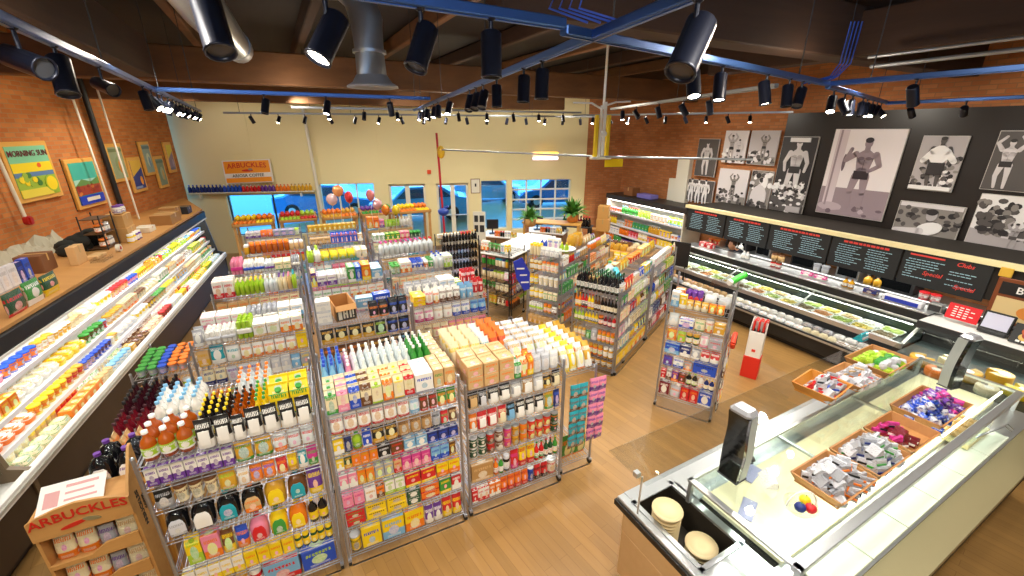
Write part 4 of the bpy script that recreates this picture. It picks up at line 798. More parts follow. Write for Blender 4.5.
part('print', MB().box(.03, -.003, .02, .07, 0, .17).box(.085, -.003, .03, .105, 0, .16).box(.12, -.003, .03, .14, 0, .15).box(.105, -.003, .08, .12, 0, .1).box(.16, -.003, .03, .18, 0, .16).box(.195, -.003, .06, .21, 0, .16).box(.195, -.003, .03, .21, 0, .045), OFFW, cr_)
fill(rb, 1.18, 'po bk gd 13 8 18 4,po bk lg 12 8 19 1,po bk bl 12 8 19 2', 'second shelf', hmax=.205); fill(rb, .93, 'po br or 12 8 20 3,po br gd 12 8 20 2,po bk tn 12 8 20 2,po bk lb 12 8 20 1', 'third shelf', hmax=.225); fill(rb, .66, rspec([('po', 11, 8, 20), ('tb', 10, 8, 20)], 1.05), 'fourth shelf', det=0, hmax=.24)
rc = R(1.26, 2.4, 1.15, .95, [1.32, 1.08, .8, .5], 'white pouch rack', 'chrome wire rack of white snack pouches, second row right')
fill(rc, 1.32, 'tb yl or 22 12 7 1^2,po wh rd 14 9 20 1,po wh or 12 9 19 1,po wh br 13 9 20 3,po lb wh 13 9 21 2,ch rd wh 10 8 26 3', 'top shelf', .02, rows=2, hmax=.32, det=0)
fill(rc, 1.32, 'po gy wh 15 10 18 4,tb wh lb 15 12 18 2,tb lg wh 13 10 12 1,ch rd wh 9 8 28 3', 'top shelf rear', .45, rows=2, hmax=.32, det=0)
fill(rc, 1.08, 'po wh mg 13 9 19 2,po wh tn 13 9 20 2,po wh bl 13 9 20 2,po lb bl 12 9 19 2', 'second shelf', hmax=.22); fill(rc, .8, rspec([('po', 12, 8, 20)], 1.1, 'pk wh cr'.split()), 'third shelf', hmax=.25, det=0)
one('blue_banner', MB().add([(0, 0, .5), (.16, 0, .62), (.3, 0, .2), (.3, 0, -.25), (.2, 0, -.3), (.06, 0, .05), (0, .015, .5), (.16, .015, .62), (.3, .015, .2), (.3, .015, -.25), (.2, .015, -.3), (.06, .015, .05)], [(0, 5, 4, 3, 2, 1), (6, 7, 8, 9, 10, 11)]+[(i, (i+1) % 6, (i+1) % 6+6, i+6) for i in range(6)]).box(.06, -.004, .3, .2, 0, .34, 1).box(.12, -.004, .12, .25, 0, .16, 1).box(.14, -.004, -.08, .28, 0, -.04, 1), [mat('banner_blue', '2337b8', .5), WHITEM], (.02, 6.55, 1.32), U.rz-.35, 'blue and white slanted shelf banner beside pale pouches', 'banner').scale = (.9, 1, .62)
SM = [('tb', 10, 9, 17), ('bo', 8, 8, 23), ('po', 11, 8, 18), ('cn', 8, 8, 12), ('jr', 8, 8, 15), ('sb', 12, 9, 16), ('mu', 18, 12, 18)]
SB = [('wb', 8, 8, 24), ('bo', 8, 8, 23), ('tu', 11, 11, 14), ('sa', 7, 7, 21)]; SBX = [('bx', 13, 9, 20), ('sb', 12, 9, 16), ('po', 12, 8, 19), ('gb', 14, 9, 18)]
def far(x, y, zs, nm, label, tops, rest, rows=3, pal=PALS, w=1.12):
    r = R(x, y, w, .9, zs, nm, label); n = len(zs)
    fill(r, zs[0], tops, 'top shelf', .02, rows=rows, det=0, hmax=.3)
    for i, z in enumerate(zs[1:], 1): fill(r, z, rest[i-1] if i-1 < len(rest) else rspec(SM, w-.1, pal), sname(i, n), det=0, hmax=zs[i-1]-z-.03)
    return r
far(-1.2, 3.7, [1.4, 1.15, .85], 'green bottle rack', 'chrome rack of pale green bottles, third row left', 'tb wh rd 15 9 24 2,bo lg cr 7 7 22 3,bo lg yl 7 7 22 3,bo cl wh 7 7 22 3,bo cr pu 7 7 22 2,bo tn pk 7 7 22 1,bo lg tl 8 8 24 1', ['tb tn or 11 9 17 4,tb cr rd 11 9 17 4'])
far(.04, 3.7, [1.38, 1.12, .84], 'coloured box rack', 'chrome rack of green, blue and orange boxes, third row middle', 'bx pu yl 8 9 22 1,bx wh pu 14 9 16 2,mu wh sv 16 10 16 1,bx gn wh 12 9 24 1,bx bl lb 9 9 23 1,bx or yl 14 9 25 1,bx lb wh 18 12 17 1', ['po wh gn 12 8 18 4,tb wh or 12 8 18 4'])
far(1.27, 3.95, [1.33, 1.06, .8], 'tub rack', 'chrome rack of white orange tubs and boxes, third row right', 'tu cr gn 10 10 14 2,tb wh or 12 9 18 2,ch bl wh 14 9 18 2,tu or wh 10 10 15 1,ch gn wh 12 9 18 1,wb cl bl 12 12 24 2,tb wh lg 10 9 20 2', ['tb cr or 11 9 19 5,tb wh gd 11 9 19 4'])
far(.02, 5.15, [1.36, 1.08, .8], 'yellow pack rack', 'chrome rack of yellow packs and white bottles, fourth row middle', 'wb lg wh 12 12 24 1,wb wh lg 12 12 25 1,cp yl lg 15 9 14 4,tu wh cr 11 11 15 2', ['po wh tl 12 8 20 3,po pk rd 12 8 21 3,tb wh gd 12 8 20 2'])
far(1.27, 5.05, [1.36, 1.08, .8], 'pink cap rack', 'chrome rack of clear bottles with pink caps, fourth row right', 'wb cl mg 8.5 8.5 26 8,wb cl rd 8.5 8.5 26 3', ['tb tn gd 11 9 20 9'], 2)
far(-1.15, 5.1, [1.32, 1.06, .8], 'tissue rack', 'chrome rack of wrapped pink rolls, fourth row left', 'mu pk mg 20 13 22 1,mu wh bl 18 12 17 2,mu cl pu 18 12 14 1,tb cr gn 14 10 14 2,mu gy wh 16 11 17 1', ['tb tn lg 12 9 19 4,mu wh tl 18 11 18 2'])
far(-1.05, 6.3, [1.36, 1.12, .86], 'honey rack', 'chrome rack of amber honey bottles, fifth row left', 'jr gd wh 9 9 17 1,jr am or 9 9 20 7,jr tn wh 8 8 17 3', ['jr br gd 8 8 17 5,jr am rd 8 8 17 4,jr gd rd 8 8 17 3'], 2)
far(.12, 6.5, [1.36, 1.1, .84], 'blue carton rack', 'chrome rack of tall blue cartons, fifth row middle', 'tb tn br 12 10 14 3,mc bl or 8 8 24 6,tb tn wh 10 8 16 1', ['cp yl gd 13 8 16 4,po wh yl 12 8 18 3'], 1)
far(1.35, 6.3, [1.36, 1.1, .84], 'green tub rack', 'chrome rack of green tubs and pink packs, fifth row right', 'tu gn wh 10 10 14 3,tb gn yl 12 9 14 3,tb pk rd 12 9 15 2,tu dg gn 10 10 13 3', ['tb cr lg 11 9 20 5,po pk wh 11 8 18 4'], 2)
far(-1.1, 7.5, [1.42, 1.18, .9], 'mixed jar rack', 'chrome rack of mixed pale packs, sixth row left', 'tb wh pu 14 10 12 2,po or rd 12 9 14 2,tb gy bl 14 10 12 3,tu wh lg 10 10 12 1', ['tb wh rd 12 9 20 4,tb cr bl 12 9 20 4'], 2)
far(.12, 7.6, [1.42, 1.16, .9], 'gold pack rack', 'chrome rack of gold boxes in a long row, sixth row middle', 'sb gd yl 10 9 13 10', ['tb tn wh 12 9 18 8'], 2)
far(1.4, 7.4, [1.42, 1.16, .9], 'orange box rack', 'chrome rack of orange and lime packs, sixth row right', 'bx or gd 16 10 26 1,bx or rd 15 10 25 1,bx pk pu 13 10 18 1,po lg gn 10 8 16 4,wb wh cr 8 8 20 4', ['tb tn gn 12 9 20 8'], 2)
# ================================================================== TURNED RACKS
wf = F(.94, 6.22, 124.6)
wr = rack(wf, .76, .5, [1.32, 1.02, .8, .52, .27, .1], 'wine rack', 'chrome end rack of dark wine bottles facing the front aisle')
Z = wr['zs']
fill(wr, Z[0], 'wi bk dg 7 7 29 10 wh', 'top shelf', .02, rows=4, hmax=.32, rowgap=1.1)
fill(wr, Z[1], 'sa or yl 6 6 24 2,sa rd bk 6 6 25 2,sa yl rd 6 6 25 2,ol br bk 6 6 25 2,ol bk wh 6 6 26 5 cr', 'second shelf', hmax=.27)
fill(wr, Z[2], 'ol lg yl 6 6 20 3,ol yl bk 6 6 20 4,jr br or 9 9 15 1,bo dr pk 7 7 17 2,bo rd wh 7 7 18 1', 'third shelf', hmax=.21)
fill(wr, Z[3], 'jr cr gd 8 8 15 3,po gn lg 10 7 13 1,po gy sv 12 8 19 1,jr gd or 8 8 18 4', 'fourth shelf', hmax=.25); fill(wr, Z[4], 'jr or gd 8 8 17 6,jr gd wh 8 8 17 2', 'fifth shelf', hmax=.22); fill(wr, Z[5], 'jr or rd 8 8 14 3,jr gd br 8 8 14 4', 'bottom shelf', hmax=.15)
T = fill
T(wr, Z[0], 'cs gy sv 14 20 10 1', 'top back', .42, .5, .7, det=0)
sf = F(*(wf.w(.78, .03)[:2]), 34.6)
for k, nm in ((0, 'near aisle rack'), (1, 'far aisle rack')):
    s_ = rack(sf.sub(k*1.5, .0), 1.46, .72, [1.36, 1.12, .88, .63, .38, .13], nm, 'chrome aisle rack, %s of the long run beside the open floor' % ('nearer half', 'farther half')[k])
    for i, z in enumerate(s_['zs']):
        sp = rspec([('tb', 12, 9, 17), ('po', 12, 7, 18), ('bo', 8, 8, 19), ('pp', 15, 9, 16), ('cn', 9, 9, 13)], 1.36, 'wh or yl wh bl rd br cr lg nv gy wh gn'.split(), 2, 3)
        if k == 0 and i == 5: sp = 'cs yl gd 22 14 20 3,cs yl or 22 14 19 3'
        T(s_, z, sp, sname(i, 6), det=1 if k == 0 else 0, hmax=.22)
    T(s_, 1.36, ('bx kr gn 22 14 17 1,po gn wh 10 8 17 3,wb cl gn 14 14 26 1,bx kr tn 20 14 18 1,po gd yl 13 9 18 3', 'tu rd or 14 12 12 4,bx tn yl 16 12 16 3,po yl gd 12 9 17 3')[k], 'upper rear', .42, det=0, hmax=.3)
T(wr, Z[0], 'po rd dr 17 10 17 1,bx wh rd 7 6 19 1,po gn wh 9 7 17 3', 'behind wine', .33, .05, .55, det=0, hmax=.3)
one('teal_roll', MB().cyl((0, 0, 0), (.06, .5, .03), .045, n=12).cyl((-.006, -.05, 0), (0, 0, 0), .035, n=12), mat('teal_film', '22b4d0', .35), sf.w(.25, .12, 1.47), sf.rz-.9, 'teal rolled packet lying on the near aisle rack', 'roll')
yf = F(.27, 7.5, 122)
yr = rack(yf, .66, .7, [1.5, 1.22, .95, .68, .42, .16], 'cream jar rack', 'chrome end rack of yellow and cream jars by the blue banner')
T(yr, 1.5, 'jr cr yl 9 9 20 3,po wh gy 12 8 15 4', 'top shelf', .02, rows=2, det=0, hmax=.3); T(yr, 1.5, 'wb bl wh 9 9 21 2,bx wh bl 13 10 24 2,wb lg yl 10 9 19 2', 'top shelf rear', .4, det=0, hmax=.3)
for i, z in enumerate((1.22, .95, .68, .42, .16)): T(yr, z, ['jr gd cr 9 9 17 3,jr cr or 9 9 18 4', 'jr yl gd 9 9 17 2,tu cr wh 10 10 16 4', 'jr yl cr 9 9 17 3,po cr gn 9 7 16 3', 'mu wh lg 16 12 15 2,jr gd or 9 9 17 2,po wh br 12 8 14 1', 'tb tn gd 10 8 16 5,tb cr br 9 8 15 1'][i], sname(i+1, 6), hmax=.21)
one('wire_basket', MB().lathe([(.16, 0), (.2, .02), (.2, .035), (.15, .03)], 18), WHITEM, yf.w(.5, .55, 1.52), 0, 'white round tray on top of the cream jar rack', 'tray')
vf = F(*yf.w(.68, .1)[:2], 32)
for k in (0, 1):
    s_ = rack(vf.sub(k*1.25, 0), 1.22, .7, [1.32, 1.05, .78, .5, .2], ('near jar run', 'far jar run')[k], 'chrome rack, %s of the run behind the cream jars' % ('nearer half', 'farther half')[k])
    for i, z in enumerate(s_['zs']): T(s_, z, rspec([('tb', 12, 9, 17), ('jr', 9, 9, 16), ('po', 11, 8, 18), ('cn', 9, 9, 12)], 1.15, 'wh cr tn or gd rd gn lb br wh'.split(), 2, 4), sname(i, 5), det=0, hmax=.22)
    T(s_, 1.32, ('bx wh gy 13 10 24 1,tu lg gn 11 11 18 1,tu wh cr 15 15 8 2,po yl gd 13 9 12 3', 'lf gd or 24 22 26 2,po tn cr 13 9 16 3,po pu lg 12 9 12 2')[k], 'upper rear', .35, det=0, hmax=.32)
gf = F(-.66, 8.27, 125)
gr = rack(gf, .74, .55, [1.38, 1.1, .84, .58, .3], 'dark post rack', 'dark framed end rack of mixed snacks left of the banner', dark=True)
for i, z in enumerate(gr['zs']): T(gr, z, rspec([('po', 11, 7, 17), ('jr', 9, 9, 15), ('tb', 10, 9, 18)], .66, 'wh cr or rd gd yl gn br'.split(), 2, 3), sname(i, 5), det=0, hmax=.21)
gs = rack(F(*gf.w(.76, .05)[:2], 30), 1.9, .6, [1.3, 1.03, .76, .5, .22], 'till side rack', 'long dark framed rack with white counter top near the tills', dark=True)
for i, z in enumerate(gs['zs'][1:]): T(gs, z, rspec([('po', 12, 8, 18), ('tb', 12, 9, 17), ('jr', 9, 9, 15)], 1.8, 'wh or cr rd gd tn br lb'.split(), 2, 4), sname(i+1, 5), det=0, hmax=.22)
one('counter_slab', MB().box(-.03, -.04, 0, 1.95, .7, .035, 0, .008), WHITEM, gs['f'].w(0, 0, 1.31), gs['f'].rz, 'long white counter top over the till side rack', 'counter top')
# dark wine shelf seen across the shop, left of it
dr_ = rack(U.sub(2.66, 5.55), .86, .55, [1.36, 1.16, .96, .74, .5], 'far wine rack', 'rack of many dark wine bottles left of the dark posts', dark=True)
for i, z in enumerate(dr_['zs']): T(dr_, z, 'wi bk %s 7 7 21 11 %s' % (('gd', 'wh', 'rd', 'cr', 'sv')[i], ('wh', 'cr')[i % 2]), sname(i, 5), det=0, hmax=.2 if i else .25)
T(dr_, 1.36, 'tb wh gd 14 10 10 3,tu or rd 11 11 10 2', 'top rear', .35, det=0)
# free standing wire rack
ff = F(1.98, 5.06, 122.5)
fr = rack(ff, .74, .48, [1.5, 1.24, 1.03, .84, .65, .44, .2], 'free standing rack', 'free standing chrome rack of household goods on the open floor', post=1.82)
Z = fr['zs']
T(fr, Z[0], 'bx wh lb 13 7 20 1,bx yl wh 11 7 17 1,po gd cr 11 7 12 3,po or yl 12 7 12 3', 'top shelf', .02, rows=1, hmax=.3)
T(fr, Z[0], 'bx or wh 12 10 16 1,mu pu rd 22 12 16 1,cp cl sv 16 9 15 2', 'top shelf rear', .24, hmax=.3)
T(fr, Z[1], 'po cl wh 12 8 16 1,gb wh bl 17 10 11 1,po cr gn 12 8 14 1,cn wh or 9 9 17 1,gb gd wh 12 8 14 1', 'second shelf', hmax=.22)
T(fr, Z[2], 'po or yl 13 8 17 1,po lg or 10 7 14 1,jr dg gd 8 8 14 2,po wh pk 10 8 17 1,gb gy rd 15 9 13 1', 'third shelf', hmax=.18)
T(fr, Z[3], 'gb bl lb 21 10 14 1,gb nv wh 14 10 15 1,po gy wh 13 8 14 1,po rd wh 12 8 15 2', 'fourth shelf', hmax=.16)
T(fr, Z[4], 'po pu bl 11 8 14 1,po wh bl 13 8 14 1,tb gy or 9 8 12 1,gb bl nv 26 12 15 1', 'fifth shelf', hmax=.16)
T(fr, Z[5], 'tb rd wh 8 7 13 1,po wh br 9 8 17 1,tb pu or 11 8 15 1,gb br rd 11 8 14 1,wb bk lg 9 8 18 2,bo wh or 9 8 18 1,bo nv yl 8 8 16 2', 'sixth shelf', hmax=.19)
T(fr, Z[6], 'tb dr wh 15 9 20 1,po sv or 15 9 16 1,bx rd or 12 9 20 2,bx bl wh 18 10 21 1', 'bottom shelf', hmax=.22)

t = empty('hanging_tube', ff.w(.74, .24, 1.88), ff.rz, 'green tube lying on top of the free standing rack', 'tube'); part('tube', MB().cyl((-.08, -.02, 0), (.04, .2, .05), .04, n=12), mat('bright_green', '3fc83a', .4), t); part('cap', MB().cyl((-.1, -.055, -.006), (-.08, -.02, 0), .036, n=12), WHITEM, t)
part('shelf', MB().box(-.3, -.1, -.06, .05, .22, -.045), PLEX, t)
t = empty('scoop_set', ff.w(.8, .0, 1.2), ff.rz, 'red and black coiled strap hanging on rack side', 'strap')
part('strap', MB().tube([(.02, -.08, .02), (.02, .02, .09), (.02, .14, .06), (.02, .16, -.04), (.02, .04, -.08), (.02, -.07, -.03), (.02, -.08, .02)], .028, 7), mat('strap_red', 'd8401f', .5), t); part('buckle', MB().box(0, .06, -.06, .05, .13, .07, 0, .01), BLACK, t)
sidec = ['rd', 'or', 'bk', 'sv', 'yl', 'br', 'gd', 'bk', 'wh', 'or', 'yl', 'bk']
for k in range(12):
    i, j = k % 2, k//2; c = sidec[k]
    item('cp', c, 'wh' if c != 'wh' else 'rd', .15, .04, .2, ff.w(.76, .32-.22*i, .95-.16*j)+ff.ex*.03, ff.rz+PI/2, 1, 'hung %s packet, %s column, %s down, on the free standing rack side' % (C[c][0], ('rear', 'front')[i], ORD[j]), 'packets hung on the rack side')
# red and white bin
bf = F(3.56, 5.82, 128)
t = empty('dump_bin', bf.w(0, 0), bf.rz, 'tall white and red cardboard bin of umbrellas on floor', 'bin'); BW, BD = .23, .2
part('lower_box', MB().box(0, 0, 0, BW, BD, .36, 0, .006), mat('bin_red', 'dd2f22', .5), t)
part('upper_box', MB().box(.01, .01, .36, BW-.01, .016, .78).box(.01, BD-.016, .36, BW-.01, BD-.01, .95).add([(x, y, z) for x in (.01, .016) for y, z in ((.01, .36), (.01, .78), (BD-.01, .95), (BD-.01, .36))], [(0, 1, 2, 3), (7, 6, 5, 4), (1, 5, 6, 2), (0, 4, 5, 1), (0, 3, 7, 4), (2, 6, 7, 3)]).add([(x, y, z) for x in (BW-.016, BW-.01) for y, z in ((.01, .36), (.01, .78), (BD-.01, .95), (BD-.01, .36))], [(0, 1, 2, 3), (7, 6, 5, 4), (1, 5, 6, 2), (0, 4, 5, 1), (0, 3, 7, 4), (2, 6, 7, 3)]).box(.09, .005, .45, .14, .01, .49, 1), [WHITEM, mat('bin_red', 'dd2f22', .5)], t)
for k in range(6):
    x, y = .05+.065*(k % 3), .06+.08*(k//3); u_ = empty('umbrella', bf.w(x, y, .28), bf.rz, '%s umbrella standing in the red and white bin, %s row' % ((('left', 'middle', 'right')[k % 3]), ('front', 'rear')[k//3]), 'umbrella', 'umbrellas in the bin')
    part('canopy', MB().lathe([(.012, 0), (.028, .1), (.034, .42), (.02, .5)], 8), BLACK, u_); part('handle', MB().tube([(0, 0, .5), (0, 0, .64), (.02, 0, .68), (.045, 0, .66)], .013, 6), mat('bin_red', 'dd2f22', .5), u_)
# ================================================================== SERVICE COUNTER
t = empty('service_counter', D.w(-2.6, 0), D.rz, 'long black and steel deli service case along the right', 'deli case'); L = 4.6
part('base', MB().box(0, -.16, 0, L, 1., .12).box(0, -.3, .12, L, 1., .34, 0, .02), BLACK, t)
part('well', MB().box(0, -.3, .34, L, .35, .36).box(0, .28, .36, L, .32, .68), DARK, t); part('well_lip', MB().box(0, -.33, .33, L, -.3, .42, 0, .008).box(0, -.34, .36, L, -.325, .39, 1), [BLACK, STEEL], t)
part('tray_deck', MB().box(0, -.12, .66, L, .42, .69), mat('deck_dark', '33393a', .35), t); part('deck_edge', MB().box(0, -.15, .63, L, -.115, .715, 0, .006), STEEL, t)
part('rear_wall', MB().box(0, .4, .69, L, .44, 1.0), mat('case_mirror', '3c4644', .15, .5), t)
part('black_band', MB().box(0, .38, .93, L, .42, 1.06, 0, .006), BLACK, t); part('front_rail', MB().box(0, .36, .915, L, .385, .945, 0, .004), STEEL, t)
part('top_shelf', MB().box(0, .38, 1.06, L, .78, 1.085, 0, .006), STEEL, t)
part('body_back', MB().box(0, .44, .12, L, .98, 1.06), DARK, t)
part('glass_front', MB().add([(0, -.12, .715), (L, -.12, .715), (L, .36, .93), (0, .36, .93), (0, -.115, .712), (L, -.115, .712), (L, .365, .925), (0, .365, .925)], [(0, 1, 2, 3), (7, 6, 5, 4), (0, 4, 5, 1), (1, 5, 6, 2), (2, 6, 7, 3), (3, 7, 4, 0)]), GLASS, t)
for x in (.015, 1.55, 3.05, L-.015): part('glass_post', MB().cyl((x, -.12, .71), (x, .37, .935), .012 if x < L-.1 else .022, n=8), STEEL if x < L-.1 else WHITEM, t)
area('case_lamp', D, -.3, .3, .89, 4.4, .04, 13, (1, .96, .86), -.35); area('well_lamp', D, -.3, .1, .63, 4.4, .04, 8, (1, .96, .88), -.3)
FOODC = [('lg', 'dish of green salad'), ('cr', 'dish of potato salad'), ('yl', 'dish of pasta salad'), ('gn', 'dish of leafy greens'), ('br', 'dish of roast meat'), ('tn', 'dish of grain salad'), ('or', 'dish of orange vegetables'), ('wh', 'dish of white cheese salad'), ('gd', 'dish of golden noodles')]
def dish(f, x, y, z, w, d, c, label, grp, rz=0.):
    t = empty('salad_tray', f.w(x, y, z), f.rz+rz, label, 'food tray', grp)
    part('tray', MB().loft([ringp(w*.84, d*.84, 0, 0, 16, .35), ringp(w, d, .035, 0, 16, .35), ringp(w*.95, d*.94, .035, 0, 16, .35), ringp(w*.86, d*.84, .012, 0, 16, .35)]), WHITEM, t)
    b = MB()
    for k in range(14): b.sph((rng.uniform(-.36, .36)*w, rng.uniform(-.34, .34)*d, .024+rng.random()*.012), (w*.13, d*.13, .018), 6, 0, 4)
    part('food', b.box(-w*.42, -d*.42, .01, w*.42, d*.42, .024), mat('food_'+c, tuple(.55*v+.45*q for v, q in zip(C[c][1], (.42, .36, .22))), .5), t)
k = 0
for i in range(15):
    for j in (0, 1):
        c, nm = FOODC[(i*2+j*5+i//4) % 9]; x = -2.42+i*.295
        dish(D, x, .0+.245*j, .692, .285, .235, c, '%s, %s from the far end, %s row of the deli case' % (nm, ORD[i], ('front', 'rear')[j]), 'salad dishes in the deli case')
RDL = dict(f=D.sub(-2.5, -.28), w=4.3, n='deli case')
T(RDL, .36, 'wr gy wh 16 12 9 3,pk wh tn 17 15 8 3,wr wh gy 12 11 9 6,pk gy cr 16 15 8 3,pk cl gd 15 14 8 5,wr cr br 12 11 9 4,pk wh br 17 15 7 3', 'lower front', .02, jit=.01); T(RDL, .36, 'pk tn or 17 14 9 4,wr tn br 14 11 10 5,pk wh cr 17 14 9 5,wr wh tn 14 12 10 4,pk gy br 16 14 9 3,pk wh gy 16 14 9 4', 'lower rear', .22, jit=.01)
# tall cheese case at the near end
t = empty('cheese_case', D.w(2.05, 0), D.rz, 'dark glass fronted cheese case at the far right', 'deli case'); L = 2.6
part('base', MB().box(0, -.95, 0, L, .9, .66, 0, .02), BLACK, t); part('deck', MB().box(0, -.93, .66, L, .3, .69), mat('deck_dark', '33393a', .35), t); part('top_shelf', MB().box(-.06, .12, .99, L, .7, 1.04, 0, .008).box(-.06, .1, .93, L, .12, 1.04, 1), [WHITEM, DARK], t)
part('body_back', MB().box(0, .3, .66, L, .9, .99), DARK, t)
part('glass_front', MB().add([(0, -.93, .7), (L, -.93, .7), (L, .1, .97), (0, .1, .97), (0, -.92, .695), (L, -.92, .695), (L, .11, .965), (0, .11, .965)], [(0, 1, 2, 3), (7, 6, 5, 4), (0, 4, 5, 1), (1, 5, 6, 2), (2, 6, 7, 3), (3, 7, 4, 0)]), GLASS, t)
part('lamp', MB().cyl((.05, .2, .95), (L-.05, .2, .95), .006), mat('case_lamp', 'fff6e2', .4, emit=6.), t); area('case_lamp', D, 3.3, .05, .92, 2.4, .04, 22, (1, .93, .8), -.5)
for i, (x, y, r, h, c) in enumerate([(x_, y_, r_*1.15, h_*1.1, c_) for x_, y_, r_, h_, c_ in [(.32, -.55, .11, .1, 'gd'), (.55, -.75, .1, .09, 'or'), (.75, -.5, .12, .11, 'gd'), (1.0, -.72, .09, .09, 'cr'), (1.2, -.45, .12, .1, 'yl'), (.5, -.25, .1, .09, 'cr'), (.95, -.2, .11, .1, 'gd'), (1.45, -.7, .11, .1, 'gd'), (1.35, -.15, .1, .1, 'cr'), (.25, -.82, .08, .06, 'or')]]):
    q = empty('cheese', D.w(2.05+x, y, .69), .4*i, '%s cheese wheel, %s from left in the cheese case' % (C[c][0], ORD[i]), 'cheese', 'cheeses in the cheese case')
    a0 = .5; n = 18; ring = [(r*math.cos(a0+(2*PI-2*a0)*k/n), r*math.sin(a0+(2*PI-2*a0)*k/n)) for k in range(n+1)]+[(0, 0)]
    part('rind', MB().loft([[(px*.95, py*.95, 0) for px, py in ring], [(px, py, h*.15) for px, py in ring], [(px, py, h*.85) for px, py in ring], [(px*.95, py*.95, h) for px, py in ring]], 0, False), mat('cheese_'+c, C[c][1], .45), q); part('label', MB().lathe([(r*.4, h), (r*.4, h+.003)], 14, 0, -r*.25, 0), WHITEM, q)
# counter-top things
def boxy(name, f, x, y, z, w, d, h, m, label, cat, face=None, rz=0., bev=.008):
    t = empty(name, f.w(x, y, z), f.rz+rz, label, cat); part('body', MB().box(-w/2, 0, 0, w/2, d, h, 0, bev), m, t)
    if face: part('front_face', MB().box(-w*.42, -.006, h*.15, w*.42, 0, h*.85, 0, .002), face, t)
    return t
t = boxy('film_box', D, 1.62, .45, 1.085, .5, .12, .09, mat('box_white', 'e8e8ee', .5), 'long white and blue film wrap box on the deli case', 'box', mat('box_blue', '2c3fb0', .4))
boxy('printer', D, 2.0, .5, 1.085, .16, .14, .13, mat('dull_silver', '9a9d9c', .35, .6), 'small silver dispenser beside the film wrap box', 'dispenser', DARK)
t = empty('red_sign', D.w(2.32, .42, 1.1), D.rz, 'red price sign with white writing on deli case', 'sign'); t.rotation_euler = (-.25, 0, D.rz); part('board', MB().box(-.17, 0, 0, .17, .012, .22), mat('sign_red2', 'cf1420', .45), t)
b = MB()
for i in range(5):
    for j in range(3+i % 2): b.box(-.11+j*.06, -.003, .17-i*.033, -.07+j*.06, 0, .182-i*.033)
part('writing', b, WHITEM, t)
t = empty('counter_scale', D.w(2.66, .36, 1.05), D.rz, 'pale grey screen of the counter scale by the red sign', 'scale'); part('base', MB().box(-.14, .0, 0, .14, .25, .05, 0, .01), DARK, t); o = part('screen', MB().box(-.15, 0, 0, .15, .03, .26, 0, .012).box(-.125, -.004, .03, .125, 0, .235, 1), [BLACK, mat('lcd', 'b9b9cc', .25, emit=.15)], t, (0, .03, .04)); o.rotation_euler = (-.35, 0, 0)
t = empty('food_poster', D.w(3.12, .3, 1.05), D.rz, 'dark poster of cheese and fruit leaning on the case', 'poster'); t.rotation_euler = (-.3, 0, D.rz)
b = MB().box(-.28, 0, 0, .28, .012, .26)
for i in range(12): b.ell(rng.uniform(-.22, .22), rng.uniform(.08, .22), .05, .045, -.003-.0005*i, 0, 1+i % 3)
part('print', b, [DARK, mat('po_a', 'd0b060', .5), mat('po_b', 'c05a30', .5), mat('po_c', '9a3020', .5)], t); b = MB()
for i in range(9): b.box(-.22+i*.05, -.003, .025, -.185+i*.05, 0, .05)
part('writing', b, WHITEM, t)
T(dict(f=D.sub(-2.3, .48), w=3.6, n='deli counter'), 1.087, 'bx rd wh 15 12 12 2,_ 60,wb cl wh 8 8 16 2,_ 40,jr rd br 9 9 12 2,_ 30,po mg wh 20 9 8 2,_ 20,bo gd br 8 8 16 2,_ 12,bx nv br 16 12 8 1', 'counter top', .02, det=1, jit=.02)
# back of the service area: bench, soffit with menu boards
one('back_bench', MB().box(-3.2, 1.65, .82, 5., 2.28, .88, 0, .008).box(-3.2, 1.75, 0, 5., 2.28, .82, 1), [STEEL, DARK], D.w(0, 0, 0), D.rz, 'long steel work bench behind the deli case', 'bench')
for i, (x, w, h, c, lb) in enumerate([(-2.2, .55, .42, DARK, 'dark oven on the bench below the first menu board'), (-1.5, .35, .34, STEEL, 'steel toaster box beside the dark oven'), (-.6, .5, .3, BLACK, 'black grill unit on the back bench'), (.25, .4, .38, STEEL, 'steel mixer box on the back bench'), (1.0, .6, .3, DARK, 'wide dark hot cabinet on back bench'), (2.6, .5, .4, BLACK, 'black cabinet on the bench at the right end')]):
    boxy('oven', D, x, 1.72, .88, w, .4, h, c, lb, 'appliance', mat('oven_glass', '101214', .1))
fill(dict(f=D.sub(-3., 1.66), w=7.5, n='back bench'), .88, ','.join('%s %s %s 10 9 %d 2,_ %d' % q for q in [('tu', 'rd', 'or', 14, 25), ('bo', 'wh', 'sv', 20, 45), ('jr', 'tn', 'br', 15, 40), ('tu', 'sv', 'gy', 16, 40), ('bo', 'gd', 'bk', 20, 35), ('tu', 'wh', 'rd', 14, 40), ('bo', 'lb', 'wh', 19, 40), ('jr', 'rd', 'wh', 14, 30)]), 'front edge', .0, det=0)
SOF = F(*D.w(0, .9)[:2], 153.5)
one('soffit', MB().box(-3.1, 0, 1.34, 5., 1.2, 1.84).box(-3.1, -.03, 1.84, 5., 1.2, 1.88).box(-3.12, -.06, 1.83, 5, .06, 1.9, 1), [mat('soffit_dark', '2a241e', .7), CREAM], D.w(0, .94), D.rz, 'cream topped soffit carrying the black menu boards', 'soffit')
RDT = mat('chalk_red', 'd8433c', .6); BLT = mat('chalk_blue', '9cc4d4', .6)
